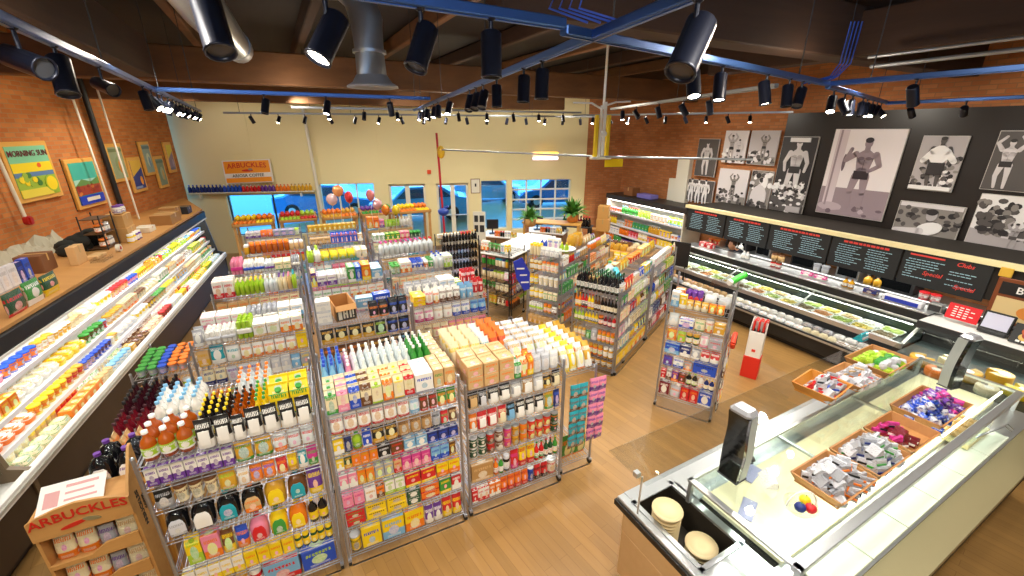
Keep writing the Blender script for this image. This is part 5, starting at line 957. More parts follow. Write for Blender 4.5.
for i, (a, e) in enumerate([(-3.02, -1.98), (-1.95, -.95), (-.92, .22), (.25, 1.28), (1.31, 2.33)]):
    t = empty('menu_board', D.w(a, .9, 1.3), D.rz, 'black chalk menu board, %s from the left' % ORD[i], 'menu board'); W = e-a
    part('board', MB().box(0, 0, 0, W, .03, .53, 0, .004), mat('chalkboard', '1b1d1e', .6), t)
    b = MB(); x = W*.18
    while x < W*.78: w = rng.uniform(.03, .07); b.box(x, -.004, .455, x+w, 0, .49); x += w+.014
    if i < 4: part('heading', b, RDT, t)
    b = MB()
    for col in ((.08, .46), (.54, .92)) if i < 4 else ((.04, .5), (.55, .9)):
        for r_ in range(9 if i < 4 else 8):
            if i == 4 and col[0] > .5 and r_ in (0, 1, 4, 6): continue
            x = W*(col[0]+rng.random()*.04)
            while x < W*(col[1]-rng.random()*.12-(.24 if i == 4 and col[0] < .5 and 3 < r_ < 7 else 0)): w = rng.uniform(.02, .06); b.box(x, -.003, .405-r_*.04, x+w, 0, .416-r_*.04); x += w+.01
    part('print', b, BLT, t)
    if i == 4:
        for s_, x, z in (('Clubs', .72, .43), ('Special', .4, .2), ('Special', .78, .1)): text('lettering', s_, .085, t, (W*x, -.004, z), RDT, shear=.25)
        part('heading', MB().box(.08, -.004, .47, .5, 0, .495), RDT, t)
t = empty('wooden_sign', D.w(2.42, .84, 1.1), D.rz, 'wood framed chalk sign with white letter B, far right', 'sign'); part('frame', MB().box(0, 0, 0, .7, .03, .62, 0, .01), mat('frame_brown', '7a3f1c', .5), t)
part('panel', MB().box(.05, -.006, .4, .65, 0, .57).box(.05, -.006, .05, .65, 0, .36, 1).ell(.4, .2, .12, .09, -.009, 0, 2), [BLACK, mat('panel_cream', 'd9c08a', .5), mat('panel_orange', 'd8873a', .5)], t); text('lettering', 'B', .13, t, (.24, -.008, .44), WHITEM)
boxy('yellow_card', D, 2.46, .86, 1.72, .13, .02, .13, mat('card_yellow', 'd8ac3c', .5), 'small golden card beside the last menu board', 'sign')
# person working behind the counter
def figure(f, x, y, sc, label, shirt):
    t = empty('person', f.w(x, y, 0), f.rz+2.6, label, 'person'); t.scale = (sc,)*3
    J = [(0,-.05,.92), (0,.02,1.03), (0,.14,1.15), (0,.26,1.23), (0,.31,1.27), (.1,0,.92), (.11,.02,.5), (.11,-.01,.09), (.11,.12,.04), (-.1,0,.92), (-.11,.02,.5), (-.11,-.01,.09), (-.11,.12,.04), (.17,.25,1.21), (.25,.28,1.05), (.16,.45,1.1), (-.17,.25,1.21), (-.25,.28,1.05), (-.16,.45,1.1)]
    E_ = [(0,1),(1,2),(2,3),(3,4),(0,5),(5,6),(6,7),(7,8),(0,9),(9,10),(10,11),(11,12),(3,13),(13,14),(14,15),(3,16),(16,17),(17,18)]
    RR = [.13,.125,.14,.1,.055,.095,.065,.045,.035,.095,.065,.045,.035,.07,.048,.035,.07,.048,.035]
    me = bpy.data.meshes.new('body'); me.from_pydata([Vector(j) for j in J], E_, []); o = bpy.data.objects.new('tmp', me); COL.objects.link(o)
    md = o.modifiers.new('s', 'SKIN'); o.modifiers.new('u', 'SUBSURF').levels = 1
    for i, sv in enumerate(me.skin_vertices[0].data): sv.radius = (RR[i], RR[i]*.85); sv.use_root = i == 0
    dg = bpy.context.evaluated_depsgraph_get(); dg.update(); m2 = bpy.data.meshes.new_from_object(o.evaluated_get(dg)); bpy.data.objects.remove(o)
    m2.materials.clear(); SK = mat('skin', 'c68f6c', .5)
    for mm in (shirt, mat('trousers', '23262e', .8), SK): m2.materials.append(mm)
    for p in m2.polygons:
        c = p.center; p.use_smooth = True; p.material_index = 2 if (c.z > 1.255 and c.y > .25) or (c.y > .37 and c.z > .8) else (0 if c.z > .95 else 1)
    new('body', m2, t)
    hd = MB().loft([ringp(.1*k, .12*k, z, .11+o_, 14, 1) for z, k, o_ in ((1.5, .8, 0), (1.53, 1.15, .01), (1.58, 1.4, .015), (1.64, 1.5, .01), (1.7, 1.45, 0), (1.75, 1.0, -.01), (1.77, .3, -.01))]).sph((0, .2, 1.61), (.018, .025, .025), 6).sph((.075, .1, 1.62), (.015, .02, .03), 6).sph((-.075, .1, 1.62), (.015, .02, .03), 6)
    HO = (0, .24, -.26); part('head', hd, SK, t, HO); part('eyes', MB().sph((.03, .19, 1.65), .012, 6).sph((-.03, .19, 1.65), .012, 6), BLACK, t, HO); part('mouth', MB().sph((0, .19, 1.56), (.025, .01, .006), 6), mat('lips', '9a4a40', .5), t, HO)
    part('hair', MB().loft([ringp(.16*k, .19*k, z, .095, 14, 1) for z, k in ((1.6, .9), (1.66, 1.), (1.73, .96), (1.78, .6), (1.795, .2)) ]), mat('hair_brown', '3b2415', .7), t, HO)
    b = MB()
    for sx in (1, -1):
        b.sph((sx*.15, .33, 1.09), (.035, .045, .02), 8)
        for k in range(4): b.tube([(sx*.15+(k-1.5)*.017, .36, 1.09), (sx*.15+(k-1.5)*.02, .4+.01*(k in (1, 2)), 1.085), (sx*.15+(k-1.5)*.02, .43+.012*(k in (1, 2)), 1.07)], .0085, 6)
        b.tube([(sx*.12, .33, 1.09), (sx*.1, .36, 1.085), (sx*.095, .39, 1.075)], .0095, 6)
    part('hands', b, SK, t, (0, .14, 0))
figure(D, -1.62, 1.28, .86, 'person in a dark navy shirt bending behind the deli case', mat('navy_shirt', '1a2130', .8))
# ================================================================== PHOTOGRAPHS ON THE RIGHT WALL
GREY = ['2a2628', '55504f', '8a8480', 'b5aeb0', 'd8d2d4', 'efecec']
GM = [mat('photo_grey_%d' % i, g, .5) for i, g in enumerate(GREY)]
PIN = [mat('photo_tint_%d' % i, g, .5) for i, g in enumerate(['2a2028', '6e5c66', '9a8890', 'bcaab2', 'd6c6cc', 'efe6e8'])]
def man(b, cx, z0, h, y, sk=4, tr=1, dark=0, arms=0):
    s = h/1.8; L_ = lambda p, q, ra, rb, m, k=0: b.limb((cx+p[0]*s, z0+p[1]*s), (cx+q[0]*s, z0+q[1]*s), ra*s, rb*s, y-.0006*k, y+.01, m)
    L_((.1, .85), (.13, .45), .1, .065, sk, 1); L_((.13, .45), (.15, .05), .065, .04, sk, 2); L_((-.1, .85), (-.16, .46), .1, .065, sk, 1); L_((-.16, .46), (-.1, .05), .065, .04, sk, 2)
    L_((0, .95), (0, 1.3), .13, .19, sk, 3); b.box(cx-.17*s, y-.0026, z0+.78*s, cx+.17*s, y, z0+.98*s, tr)
    if arms == 0: L_((.22, 1.38), (.34, 1.12), .07, .055, sk, 4); L_((.34, 1.12), (.14, .98), .05, .04, sk, 5); L_((-.22, 1.38), (-.42, 1.22), .07, .055, sk, 4); L_((-.42, 1.22), (-.34, 1.5), .05, .04, sk, 5)
    elif arms == 1: L_((.22, 1.38), (.38, 1.62), .07, .05, sk, 4); L_((.38, 1.62), (.2, 1.85), .05, .04, sk, 5); L_((-.22, 1.38), (-.38, 1.62), .07, .05, sk, 4); L_((-.38, 1.62), (-.2, 1.85), .05, .04, sk, 5)
    else: L_((.22, 1.38), (.34, 1.1), .07, .055, sk, 4); L_((.34, 1.1), (.3, .85), .05, .04, sk, 5); L_((-.22, 1.38), (-.34, 1.1), .07, .055, sk, 4); L_((-.34, 1.1), (-.3, .85), .05, .04, sk, 5)
    L_((0, 1.42), (0, 1.55), .06, .055, sk, 6); b.ell(cx, z0+1.64*s, .085*s, .115*s, y-.004, y, sk); b.ell(cx, z0+1.71*s, .09*s, .065*s, y-.0046, y, dark)
    b.ell(cx-.08*s, z0+1.28*s, .07*s, .04*s, y-.0036, y, max(sk-1, 0)); b.ell(cx+.08*s, z0+1.28*s, .07*s, .04*s, y-.0036, y, max(sk-1, 0)); b.box(cx-.008*s, y-.0036, z0+1.0*s, cx+.008*s, y, z0+1.25*s, max(sk-1, 0))
def photo(x0, x1, z0, z1, label, paint, mats, back=3, y=-.06, tilt=.06):
    t = empty('wall_photograph', RW.w((x0+x1)/2, y-.04, z0), RW.rz, label, 'photograph', None); t.rotation_euler = (-tilt*.3, 0, RW.rz); W, H_ = (x1-x0)/2, z1-z0
    part('mount', MB().box(-W, 0, 0, W, .035, H_, 0, .004), mat('photo_edge', 'cfc9c4', .5), t)
    b = MB().box(-W+.01, -.003, .01, W-.01, 0, H_-.01, back); paint(b, W, H_); part('print', b, mats, t); return t
def crowd(b, x0, x1, z0, z1, n, s, y=-.005, cols=(0, 1, 4, 5, 5)):
    for i in range(n):
        x, z = rng.uniform(x0, x1), rng.uniform(z0, z1); b.ell(x, z, s*rng.uniform(.6, 1.2), s*rng.uniform(.5, 1.1), y-.00015*i, 0, rng.choice(cols), 8)
def p_big(b, W, H):
    b.box(-W+.01, -.004, .01, W-.01, 0, H*.33, 2); b.box(-W*.86, -.005, H*.1, -W*.55, 0, H*.99, 4); b.box(-W*.8, -.006, H*.1, -W*.74, 0, H*.99, 2); b.ell(-W*.6, H*.1, W*.38, H*.05, -.006, 0, 3)
    man(b, W*.08, H*.08, H*.84, -.009, 2, 0, 0, 0); b.ell(-W*.5, H*.62, W*.05, H*.1, -.007, 0, 1); crowd(b, -W*.9, W*.9, .03, H*.12, 18, .05, -.006, (1, 2, 3))
photo(-.85, .35, 1.98, 3.63, 'largest sepia photograph of a muscular man in trunks', p_big, PIN, 5)
def p_str(b, W, H):
    crowd(b, -W*.9, W*.9, .03, H*.42, 90, .045); man(b, W*.05, H*.18, H*.8, -.02, 4, 0, 1, 2); b.box(-W*.98, -.03, .01, W*.98, 0, H*.2, 1); crowd(b, -W*.95, W*.95, .02, H*.36, 70, .045, -.031)
    b.box(-W*.5, -.036, H*.93, W*.6, 0, H*.985, 5); b.box(0.1*W, -.05, .02, W*.9, 0, H*.09, 3)
photo(-1.88, -1.12, 1.88, 3.48, 'tall grey photograph of shirtless man above a crowd', p_str, GM, 0)
def p_ref(b, W, H):
    crowd(b, -W*.95, W*.95, .05, H*.6, 70, .04, -.005, (0, 1, 2, 5)); man(b, 0, H*.05, H*.95, -.02, 1, 0, 0, 2); b.ell(0, H*.66, W*.45, H*.17, -.03, 0, 5); b.limb((W*.3, H*.72), (W*.7, H*.55), .05, .04, -.031, 0, 5); b.limb((-W*.3, H*.72), (-W*.65, H*.55), .05, .04, -.031, 0, 5); b.box(-W*.35, -.034, H*.3, W*.35, 0, H*.52, 0); b.box(-W*.95, -.034, .02, W*.95, 0, H*.09, 5)
photo(.58, 1.18, 2.62, 3.52, 'photograph of man in white shirt and bow tie', p_ref, GM, 3)
def p_list(b, W, H):
    crowd(b, -W*.95, W*.95, H*.3, H*.85, 40, .05, -.005, (0, 1, 1, 2)); b.ell(W*.15, H*.3, W*.4, H*.18, -.02, 0, 5, 16, .35); b.limb((-W*.1, H*.2), (-W*.9, H*.15), .06, .04, -.021, 0, 4); b.ell(W*.12, H*.68, .075, .1, -.022, 0, 3); b.ell(W*.1, H*.77, .08, .055, -.024, 0, 0); b.box(-W*.95, -.004, H*.87, W*.95, 0, H*.98, 4); b.box(-W*.7, -.023, .02, W*.2, 0, .06, 1)
photo(.54, 1.44, 1.8, 2.41, 'wide photograph of a seated man in white with people', p_list, GM, 2)
def p_bb(b, W, H): man(b, -W*.62, H*.03, H*.85, -.009, 4, 0, 0, 1); b.ell(W*.5, H*.5, W*.3, H*.04, -.006, 0, 2); b.box(-W*.98, -.005, .01, W*.98, 0, H*.1, 1)
photo(1.5, 2.5, 2.72, 3.6, 'dark photograph of a man flexing raised arms, far right', p_bb, GM, 1)
def p_tree(b, W, H):
    b.box(-W+.01, -.004, .01, W-.01, 0, H*.4, 3); crowd(b, -W*.9, -W*.1, H*.35, H*.9, 70, .06, -.005, (0, 1, 1, 2)); man(b, W*.05, H*.08, H*.5, -.02, 3, 1, 0, 1); crowd(b, W*.1, W*.9, H*.3, H*.48, 24, .05, -.006, (0, 1, 1)); b.box(-W*.2, -.022, H*.3, W*.5, 0, H*.33, 4)
photo(1.55, 2.55, 1.74, 2.66, 'pale outdoor photograph with tree, far right lower', p_tree, GM, 5)
def p_pair(b, W, H): crowd(b, -W*.9, W*.9, .03, H*.4, 30, .05); man(b, -W*.25, H*.06, H*.82, -.012, 3, 0, 0, 1); man(b, W*.4, H*.05, H*.7, -.02, 4, 0, 0, 2)
def p_race(b, W, H): b.box(-W+.01, -.004, .01, W-.01, 0, H*.25, 2); man(b, W*.1, H*.2, H*.65, -.012, 2, 0, 0, 1); crowd(b, -W*.9, W*.9, .05, H*.4, 40, .05, -.006, (0, 1, 4))
def p_host(b, W, H): crowd(b, -W*.9, W*.9, H*.5, H*.95, 30, .06); b.ell(0, H*.3, W*.75, H*.33, -.02, 0, 4); crowd(b, -W*.9, W*.9, .02, H*.2, 14, .06, -.021, (0, 1)); b.ell(W*.4, H*.7, W*.22, H*.16, -.012, 0, 5)
photo(-3.36, -2.72, 2.84, 3.6, 'small grey photograph, upper left of the middle pairs', p_pair, GM, 4); photo(-2.66, -1.96, 2.84, 3.6, 'small grey photograph, upper right of the middle pairs', p_race, GM, 3)
photo(-3.36, -2.52, 1.84, 2.7, 'grey photograph of people, lower left of middle pairs', p_race, GM, 4); photo(-2.46, -1.92, 1.84, 2.72, 'grey photograph with large white figure, lower right', p_host, GM, 2)
def p_tall(b, W, H): man(b, 0, H*.04, H*.9, -.012, 4, 5, 1, 2)
photo(-4.15, -3.5, 2.45, 3.4, 'narrow dark photograph of a standing figure, far left', p_tall, GM, 1); photo(-4.4, -3.45, 1.78, 2.35, 'low photograph of white trousered people, far left', lambda b, W, H: [man(b, W*q, -.05, H*1.15, -.01-.01*i, 5, 5, 0, 2) for i, q in enumerate((-.5, 0, .5))], GM, 1)
one('dark_wall_panel', MB().box(-1.9, -.035, 1.6, 3.4, -.0, 3.95), mat('near_black_panel', '1c1614', .35), RW.w(0, -.005), RW.rz, 'near black glossy wall panel behind the large photographs', 'panel')
one('wall_pilaster', MB().box(-4.72, -.16, 1.6, -4.3, 0, 2.9, 0, .01).box(-5.0, -.12, 1.6, -4.72, 0, 2.3, 0, .01), OFFW, RW.w(0, 0), RW.rz, 'white square pilaster left of the photographs', 'pilaster')
# ================================================================== BACK COOLER (right, far)
BC = F(*D.w(-6.9, 1.55)[:2], 153.5)
t = empty('back_cooler', BC.w(0, 0), BC.rz, 'open back cooler of orange and green packs below brick wall', 'cooler'); L = 3.25
part('base', MB().box(0, -.2, 0, L, .65, .22, 0, .01), DARK, t); part('back', MB().box(0, .6, .2, L, .65, 1.6), WHITEM, t); part('canopy', MB().box(-.05, -.06, 1.52, L+.05, .66, 1.68, 0, .01), mat('canopy_brown', '2d2722', .5), t); part('lamp', MB().cyl((.05, .0, 1.5), (L-.05, .0, 1.5), .015), mat('cooler_lamp', 'fffaf0', .4, emit=5.), t)
for x in (0, L-.04): part('end_panel', MB().box(x, -.06, .2, x+.04, .65, 1.55), OFFW, t)
area('cooler_lamp', BC, L/2, -.02, 1.48, L-.2, .04, 30, (1, .97, .9), -.4)
RB = dict(f=BC, w=L, n='back cooler')
for i, z in enumerate((1.14, .76, .48, .22)):
    sh = part('shelf', MB().box(.04, -.04-.03*i, z-.02, L-.04, .6, z), WHITEM, t); part('price_strip', MB().box(.04, -.05-.03*i, z-.035, L-.04, -.04-.03*i, z+.02), STRIP, sh)
    fill(RB, z, rspec([('po', 13, 8, 22), ('bo', 9, 9, 24), ('tb', 13, 9, 19), ('tu', 12, 12, 13)], L-.15, 'or wh or yl lg wh gn rd gd cr'.split(), 3, 5), sname(i, 4), -.02-.03*i, .06, L-.06, det=0, hmax=.26 if i else .34)
carton(.6, .1, .4, .3, .25, 'tall brown carton on top of the back cooler', mat('brown_carton', '8a5730', .7), z=1.69, f=BC); boxy('purple_case', BC, 1.5, .1, 1.69, .6, .3, .12, mat('violet_box', '7a72c0', .5), 'low violet case on top of the back cooler', 'box')
# bakery tables and chalkboard in front of it
def table(f, w, d, h, label, m=PINE):
    t = empty('display_table', f.w(0, 0), f.rz, label, 'table'); part('table_top', MB().box(0, 0, h-.04, w, d, h, 0, .008), m, t)
    for x in (.03, w-.09):
        for y in (.03, d-.09): part('leg', MB().box(x, y, 0, x+.06, y+.06, h-.04), m, t)
    return t
for k, (px, py, h) in enumerate([(2.15, 9.9, .95), (2.0, 8.95, .85)]):
    tf = F(px, py, 124); table(tf, 1.15, .75, h, 'wooden bakery table of golden loaves, %s one' % ('farther', 'nearer')[k])
    T(dict(f=tf, w=1.15, n=('farther', 'nearer')[k]+' bakery table'), h, 'lf gd br 16 14 12 3,lf tn br 17 14 11 3', 'front', .04, rows=2, jit=.02); T(dict(f=tf, w=1.15, n=('farther', 'nearer')[k]+' bakery table'), h, ('lf br gd 16 14 13 3,lf cr tn 16 14 13 3', 'po yl wh 15 10 20 4,lf or gd 14 13 15 3')[k], 'rear', .42, det=0)
t = empty('chalkboard', F(3.55, 9.3, 128).w(0, 0), F(0, 0, 128).rz, 'plain black board standing before the back cooler', 'board'); part('panel', MB().box(0, 0, .75, .42, .03, 1.3, 0, .006), BLACK, t); part('leg', MB().box(.05, .01, 0, .08, .04, .75), BLACK, t); part('leg', MB().box(.34, .01, 0, .37, .04, .75), BLACK, t)
# ================================================================== FAR AREA: produce, tills, plants, balloons
PRO = [('or', 'gn'), ('yl', 'lg'), ('lg', 'gn'), ('rd', 'gn'), ('gd', 'br'), ('or', 'br'), ('gn', 'dg'), ('pu', 'gn')]
for k in range(5):
    f = U.sub(-1.5+k*1.02, 9.25+.1*(k % 2)); h = 1.5
    t = empty('produce_stand', f.w(0, 0), f.rz, 'wooden produce stand, %s from the left near the far windows' % ORD[k], 'stand'); part('bin', MB().box(0, 0, h-.14, .92, .02, h-.07).box(0, .68, h-.14, .92, .7, h).box(0, 0, h-.14, .02, .7, h-.05).box(.9, 0, h-.14, .92, .7, h-.05).box(0, 0, h-.14, .92, .7, h-.12).box(.02, .3, h-.12, .9, .68, h-.04), CRATEW, t)
    for x in (.02, .84):
        for y in (.02, .62): part('leg', MB().box(x, y, 0, x+.06, y+.06, h-.14), CRATEW, t)
    c1, i1 = PRO[k*2 % 8]; c2, i2 = PRO[(k*2+1) % 8]
    T(dict(f=f, w=.92, n='%s produce stand' % ORD[k]), h-.12, 'fr %s %s 9 9 9 5,fr %s %s 9 9 9 4' % (c1, i1, c2, i2), 'fruit heap', .03, .03, .89, rows=3, det=0, jit=.02)
    T(dict(f=f, w=.92, n='%s produce stand' % ORD[k]), h-.04, 'fr %s %s 11 11 11 4,fr %s %s 11 11 11 3' % (c2, i2, c1, i1), 'rear heap', .31, .04, .88, rows=3, det=0, jit=.02)
# tills
for k, (x, y) in enumerate([(-.9, 11.4), (.35, 11.9)]):
    f = F(x, y, 112); t = empty('checkout_counter', f.w(0, 0), f.rz, 'checkout counter by the far doors, %s one' % ('left', 'right')[k], 'counter'); part('body', MB().box(0, .05, 0, 1.1, .6, .9), mat('till_wood', '8a6a48', .5), t); part('top', MB().box(-.03, 0, .9, 1.13, .65, .94, 0, .008), WHITEM, t)
    t = empty('till_screen', f.w(.3, .25, .94), f.rz+.5, 'black till screen on the %s checkout counter' % ('left', 'right')[k], 'screen'); part('screen', MB().box(-.16, 0, .14, .16, .03, .4, 0, .008), BLACK, t); part('stand', MB().box(-.09, -.05, 0, .09, .12, .02).cyl((0, .04, .02), (0, .03, .2), .02), DARK, t)
    T(dict(f=f, w=1.1, n=('left', 'right')[k]+' checkout'), .94, 'tb or rd 9 8 14 2,jr bk rd 8 8 15 2,tb wh bl 10 8 16 2,po gd yl 10 8 14 2', 'front', .03, .45, 1.08, det=0)
t = empty('notice_stand', F(-.95, 10.4, 95).w(0, 0), F(0, 0, 95).rz, 'white notice stand of small cards by the tills', 'stand'); part('board', MB().box(0, 0, 1.05, .3, .03, 1.75), OFFW, t); part('cards', MB().box(.03, -.006, 1.5, .12, 0, 1.66).box(.16, -.006, 1.5, .27, 0, 1.66).box(.03, -.006, 1.25, .12, 0, 1.42).box(.16, -.006, 1.25, .27, 0, 1.42), [DARK], t); part('pole', MB().cyl((.15, .015, 0), (.15, .015, 1.05), .02), STEEL, t)
def plant(x, y, z, r, n, label, pot):
    t = empty('potted_plant', (x, y, z), 0, label, 'plant'); part('pot', MB().lathe([(.1, 0), (.14, .02), (.16, .2), (.14, .2), (.12, .15)], 14), pot, t); b = MB()
    for i in range(n):
        a = rng.random()*6.28; e = rng.uniform(.2, 1.3); L = r*rng.uniform(.6, 1.1); d = Vector((math.cos(a)*math.cos(e), math.sin(a)*math.cos(e), math.sin(e))); s = Vector((-math.sin(a), math.cos(a), 0))*r*.11; p = Vector((0, 0, .18))
        q1, q2 = p+d*L*.55, p+d*L+Vector((0, 0, -.25*L*math.cos(e))); b.add([p, q1-s, q2, q1+s, q1+Vector((0, 0, .015))], [(0, 1, 4), (1, 2, 4), (2, 3, 4), (3, 0, 4)])
    part('foliage', b, mat('leaf_green', '4a7f2c', .5), t)
plant(.45, 10.6, 1.35, .42, 60, 'bushy green plant in basket on the till rack end', CRATEW); plant(1.55, 10.9, 1.4, .5, 80, 'larger green plant before the garage window', mat('pot_orange', 'd8873a', .6))
one('plant_shelf', MB().box(0, 0, 1.36, 1.5, .5, 1.4, 0, .006).box(.03, .03, 0, .09, .47, 1.36).box(1.41, .03, 0, 1.47, .47, 1.36), PINE, F(.25, 10.9, 105).w(0, 0), F(0, 0, 105).rz, 'wooden shelf stand holding the plants by the tills', 'stand')
for i, (x, y, z, w, h) in enumerate([(2.3, 11.6, 1.0, .35, .34), (2.32, 11.6, 1.345, .3, .34), (2.2, 11.9, .62, .4, .36)]):
    carton(0, 0, w, .3, h, 'wooden coloured crate in the tall stack, %s' % ('middle', 'topmost', 'lowest')[i], mat('crate_tan', 'd8a45c', .6), z=z, f=F(x, y, 110))
wsf = F(1.35, 11.8, 112); table(wsf, .85, .4, 1.12, 'dark wine table before the garage window', DARK)
T(dict(f=wsf, w=.85, n='dark wine table'), 1.12, 'wi dg gd 8 8 28 4,wi dr bk 8 8 28 3,wi bk rd 8 8 28 3', 'top', .03, rows=2, det=0, hmax=.32)
BAL = [(-4., 10, 2.3, .13, 'f0a060', 'orange'), (-4.17, 10, 2.1, .14, 'e8c4c8', 'pale pink'), (-3.75, 9.95, 2.16, .14, 'd02a30', 'red'), (-3.27, 10, 2.2, .13, 'd88080', 'rose'), (-3.16, 10.1, 1.98, .13, 'e8b0b4', 'pale rose'), (-2.98, 10.1, 1.84, .13, 'd87818', 'deep orange'), (-2.74, 10.1, 1.84, .12, 'e8c820', 'yellow')]
for x, y, z, r, c, nm in BAL:
    t = empty('balloon', (x, y, z), rng.random()*3, '%s party balloon floating before the far windows' % nm, 'balloon', 'party balloons'); part('balloon_skin', MB().loft([ringp(2*r*k, 2*r*k*.7, zz*r, 0, 16, 1) for zz, k in ((-1.05, .06), (-.95, .25), (-.6, .75), (0, 1.), (.6, .8), (.9, .4), (1., .08))]), mat('foil_'+c, c, .18, .35, coat=1), t); part('string', MB().tube([(0, 0, -r), (.02, 0, -r-.3), (-.01, 0, -r-.6)], .004, 4), WHITEM, t)
# ================================================================== ISLAND COUNTER (front right)
L = 4.35; SX = -1.46                                         # length and depth toward the camera
t = empty('island_counter', IS.w(0, 0), IS.rz, 'steel topped deli island counter at front right', 'counter')
b = MB()
for i in range(6): b.box(.03+i*.715, -1.25, .1, .03+i*.715+.705, -.05, .82 if i else .58, 0, .006)
b.box(.03, -1.25, .58, .735, -.74, .82).box(.03, -.74, .58, .06, -.05, .82).box(.47, -.74, .58, .735, -.05, .82).box(.06, -.11, .58, .47, -.05, .82)
part('cabinet', b, LAM, t); part('plinth', MB().box(.08, -1.15, 0, L-.05, -.1, .1), BLACK, t)
part('bumper', MB().box(-.015, SX, .815, L, -.75, .865, 0, .01).box(-.015, -.75, .815, .06, .012, .865).box(.48, -.75, .815, L, .012, .865).box(.06, -.1, .815, .48, .012, .865), BLACK, t)
part('steel_top', MB().box(0, SX, .865, .07, 0, .9, 0, .005).box(.07, -.12, .865, .5, 0, .9).box(.07, SX, .865, .5, -.73, .9).box(.46, -.73, .865, .52, -.12, .9).box(.5, -.28, .865, L, 0, .9).box(.5, -1.25, .865, L, -.95, .9), STEEL, t); part('service_ledge', MB().box(.5, SX, .865, L, -1.25, .898, 0, .004), mat('floor_tinted_steel', 'a89d78', .3, .55), t)  # floor reflection in the steel is painted in as beige
part('well', MB().box(.07, -.73, .6, .46, -.12, .62).box(.07, -.735, .6, .075, -.12, .88).box(.455, -.73, .6, .46, -.12, .88).box(.07, -.125, .6, .46, -.12, .88).box(.07, -.73, .6, .46, -.725, .88), mat('well_dark', '3a342c', .4, .3), t)
part('well_rim', MB().box(.05, -.75, .9, .48, -.715, .912).box(.05, -.135, .9, .48, -.1, .912).box(.05, -.75, .9, .085, -.1, .912).box(.45, -.75, .9, .485, -.1, .912), STEEL, t)
part('service_face', MB().box(.03, -1.265, .12, L-.03, -1.25, .8), mat('floor_tinted_steel', 'b9ae8e', .3, .5), t)
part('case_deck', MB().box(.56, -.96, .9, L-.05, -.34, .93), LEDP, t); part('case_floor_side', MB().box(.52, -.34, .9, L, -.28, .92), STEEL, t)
part('case_frame', MB().box(.42, -1.12, 1.09, .47, -.28, 1.115, 0, .004).box(.42, -.31, 1.09, L, -.28, 1.115, 0, .004).box(.42, -1.12, 1.07, L, -1.06, 1.115, 0, .004).box(L-.04, -1.06, 1.09, L, -.28, 1.115), STEEL, t)
part('cross_bar', MB().box(1.52, -1.0, 1.085, 1.55, -.3, 1.105).box(2.75, -1.0, 1.085, 2.78, -.3, 1.105), STEEL, t)
for x in (.43, L-.05):
    for y in (-1.11, -.32): part('corner_post', MB().box(x, y, .9, x+.03, y+.03, 1.1), STEEL, t)
part('top_glass', MB().box(.47, -1.06, 1.108, L-.04, -.31, 1.116), GLASS, t); part('end_glass', MB().add([(.44, -1.02, 1.09), (.44, -.31, 1.09), (.53, -.31, .9), (.53, -1.02, .9), (.446, -1.02, 1.09), (.446, -.31, 1.09), (.536, -.31, .9), (.536, -1.02, .9)], [(0, 1, 2, 3), (7, 6, 5, 4), (0, 4, 5, 1), (1, 5, 6, 2), (2, 6, 7, 3), (3, 7, 4, 0)]), GLASS, t)
part('side_glass', MB().box(.46, -.3, .9, L-.04, -.294, 1.09), GLASS, t)
part('case_lamp', MB().cyl((.5, -.985, 1.075), (L-.1, -.985, 1.075), .01), mat('case_lamp', 'fff6e2', .4, emit=6.), t)
area('case_lamp', IS, 2.3, -.9, 1.06, 3.4, .04, 9, (1, .95, .82), .5)
# clear guard shelf over the customer side
t = empty('glass_guard', IS.w(0, 0, .9), IS.rz, 'clear glass guard shelf along the customer side of island', 'glass guard')
part('pane', MB().box(-.02, -.28, .35, 3.9, .12, .358), GLASS_T, t)
for x in (.0, 1.3, 2.6, 3.8): part('bracket', MB().cyl((x+.02, -.2, 0), (x+.02, -.2, .35), .008, n=6).box(x-.015, -.18, .33, x+.025, -.14, .37), STEEL, t)
for i in range(6):
    one('cutting_board', MB().box(.004, 0, 0, .5, .235 if i < 5 else .2, .02, 0, .004), CUTB, IS.w(.62+i*.505, -1.235, .902), IS.rz, 'white cutting board on island ledge, %s from the near corner' % ORD[i], 'cutting board', 'cutting boards along the island')
area('board_lamp', IS, 2.2, -1.1, 1.06, 3.2, .03, 1.5, (.75, 1, .95), 0.)
# crocks in the well
for k, (x, y, h, lb) in enumerate([(.18, -.33, .27, 'tall stack of beige bowls in the island well'), (.27, -.58, .12, 'short stack of beige bowls in the island well')]):
    t = empty('bowl_stack', IS.w(x, y, .69 if k == 0 else .7), 0, lb, 'bowls'); r = .105; BE = mat('beige_crock', 'd3bf93', .55)
    b = MB()
    n = int(h/.03)
    for i in range(n): b.lathe([(r*.82, i*.03), (r*.95, i*.03+.02), (r, i*.03+.03)], 20)
    part('stack', b, BE, t); part('top_bowl', MB().lathe([(r*.98, h-.005), (r*1.06, h+.015), (r*1.06, h+.025), (r*.85, h+.02), (r*.8, h+.03), (r*.3, h+.034), (.002, h+.034)], 22), BE, t)
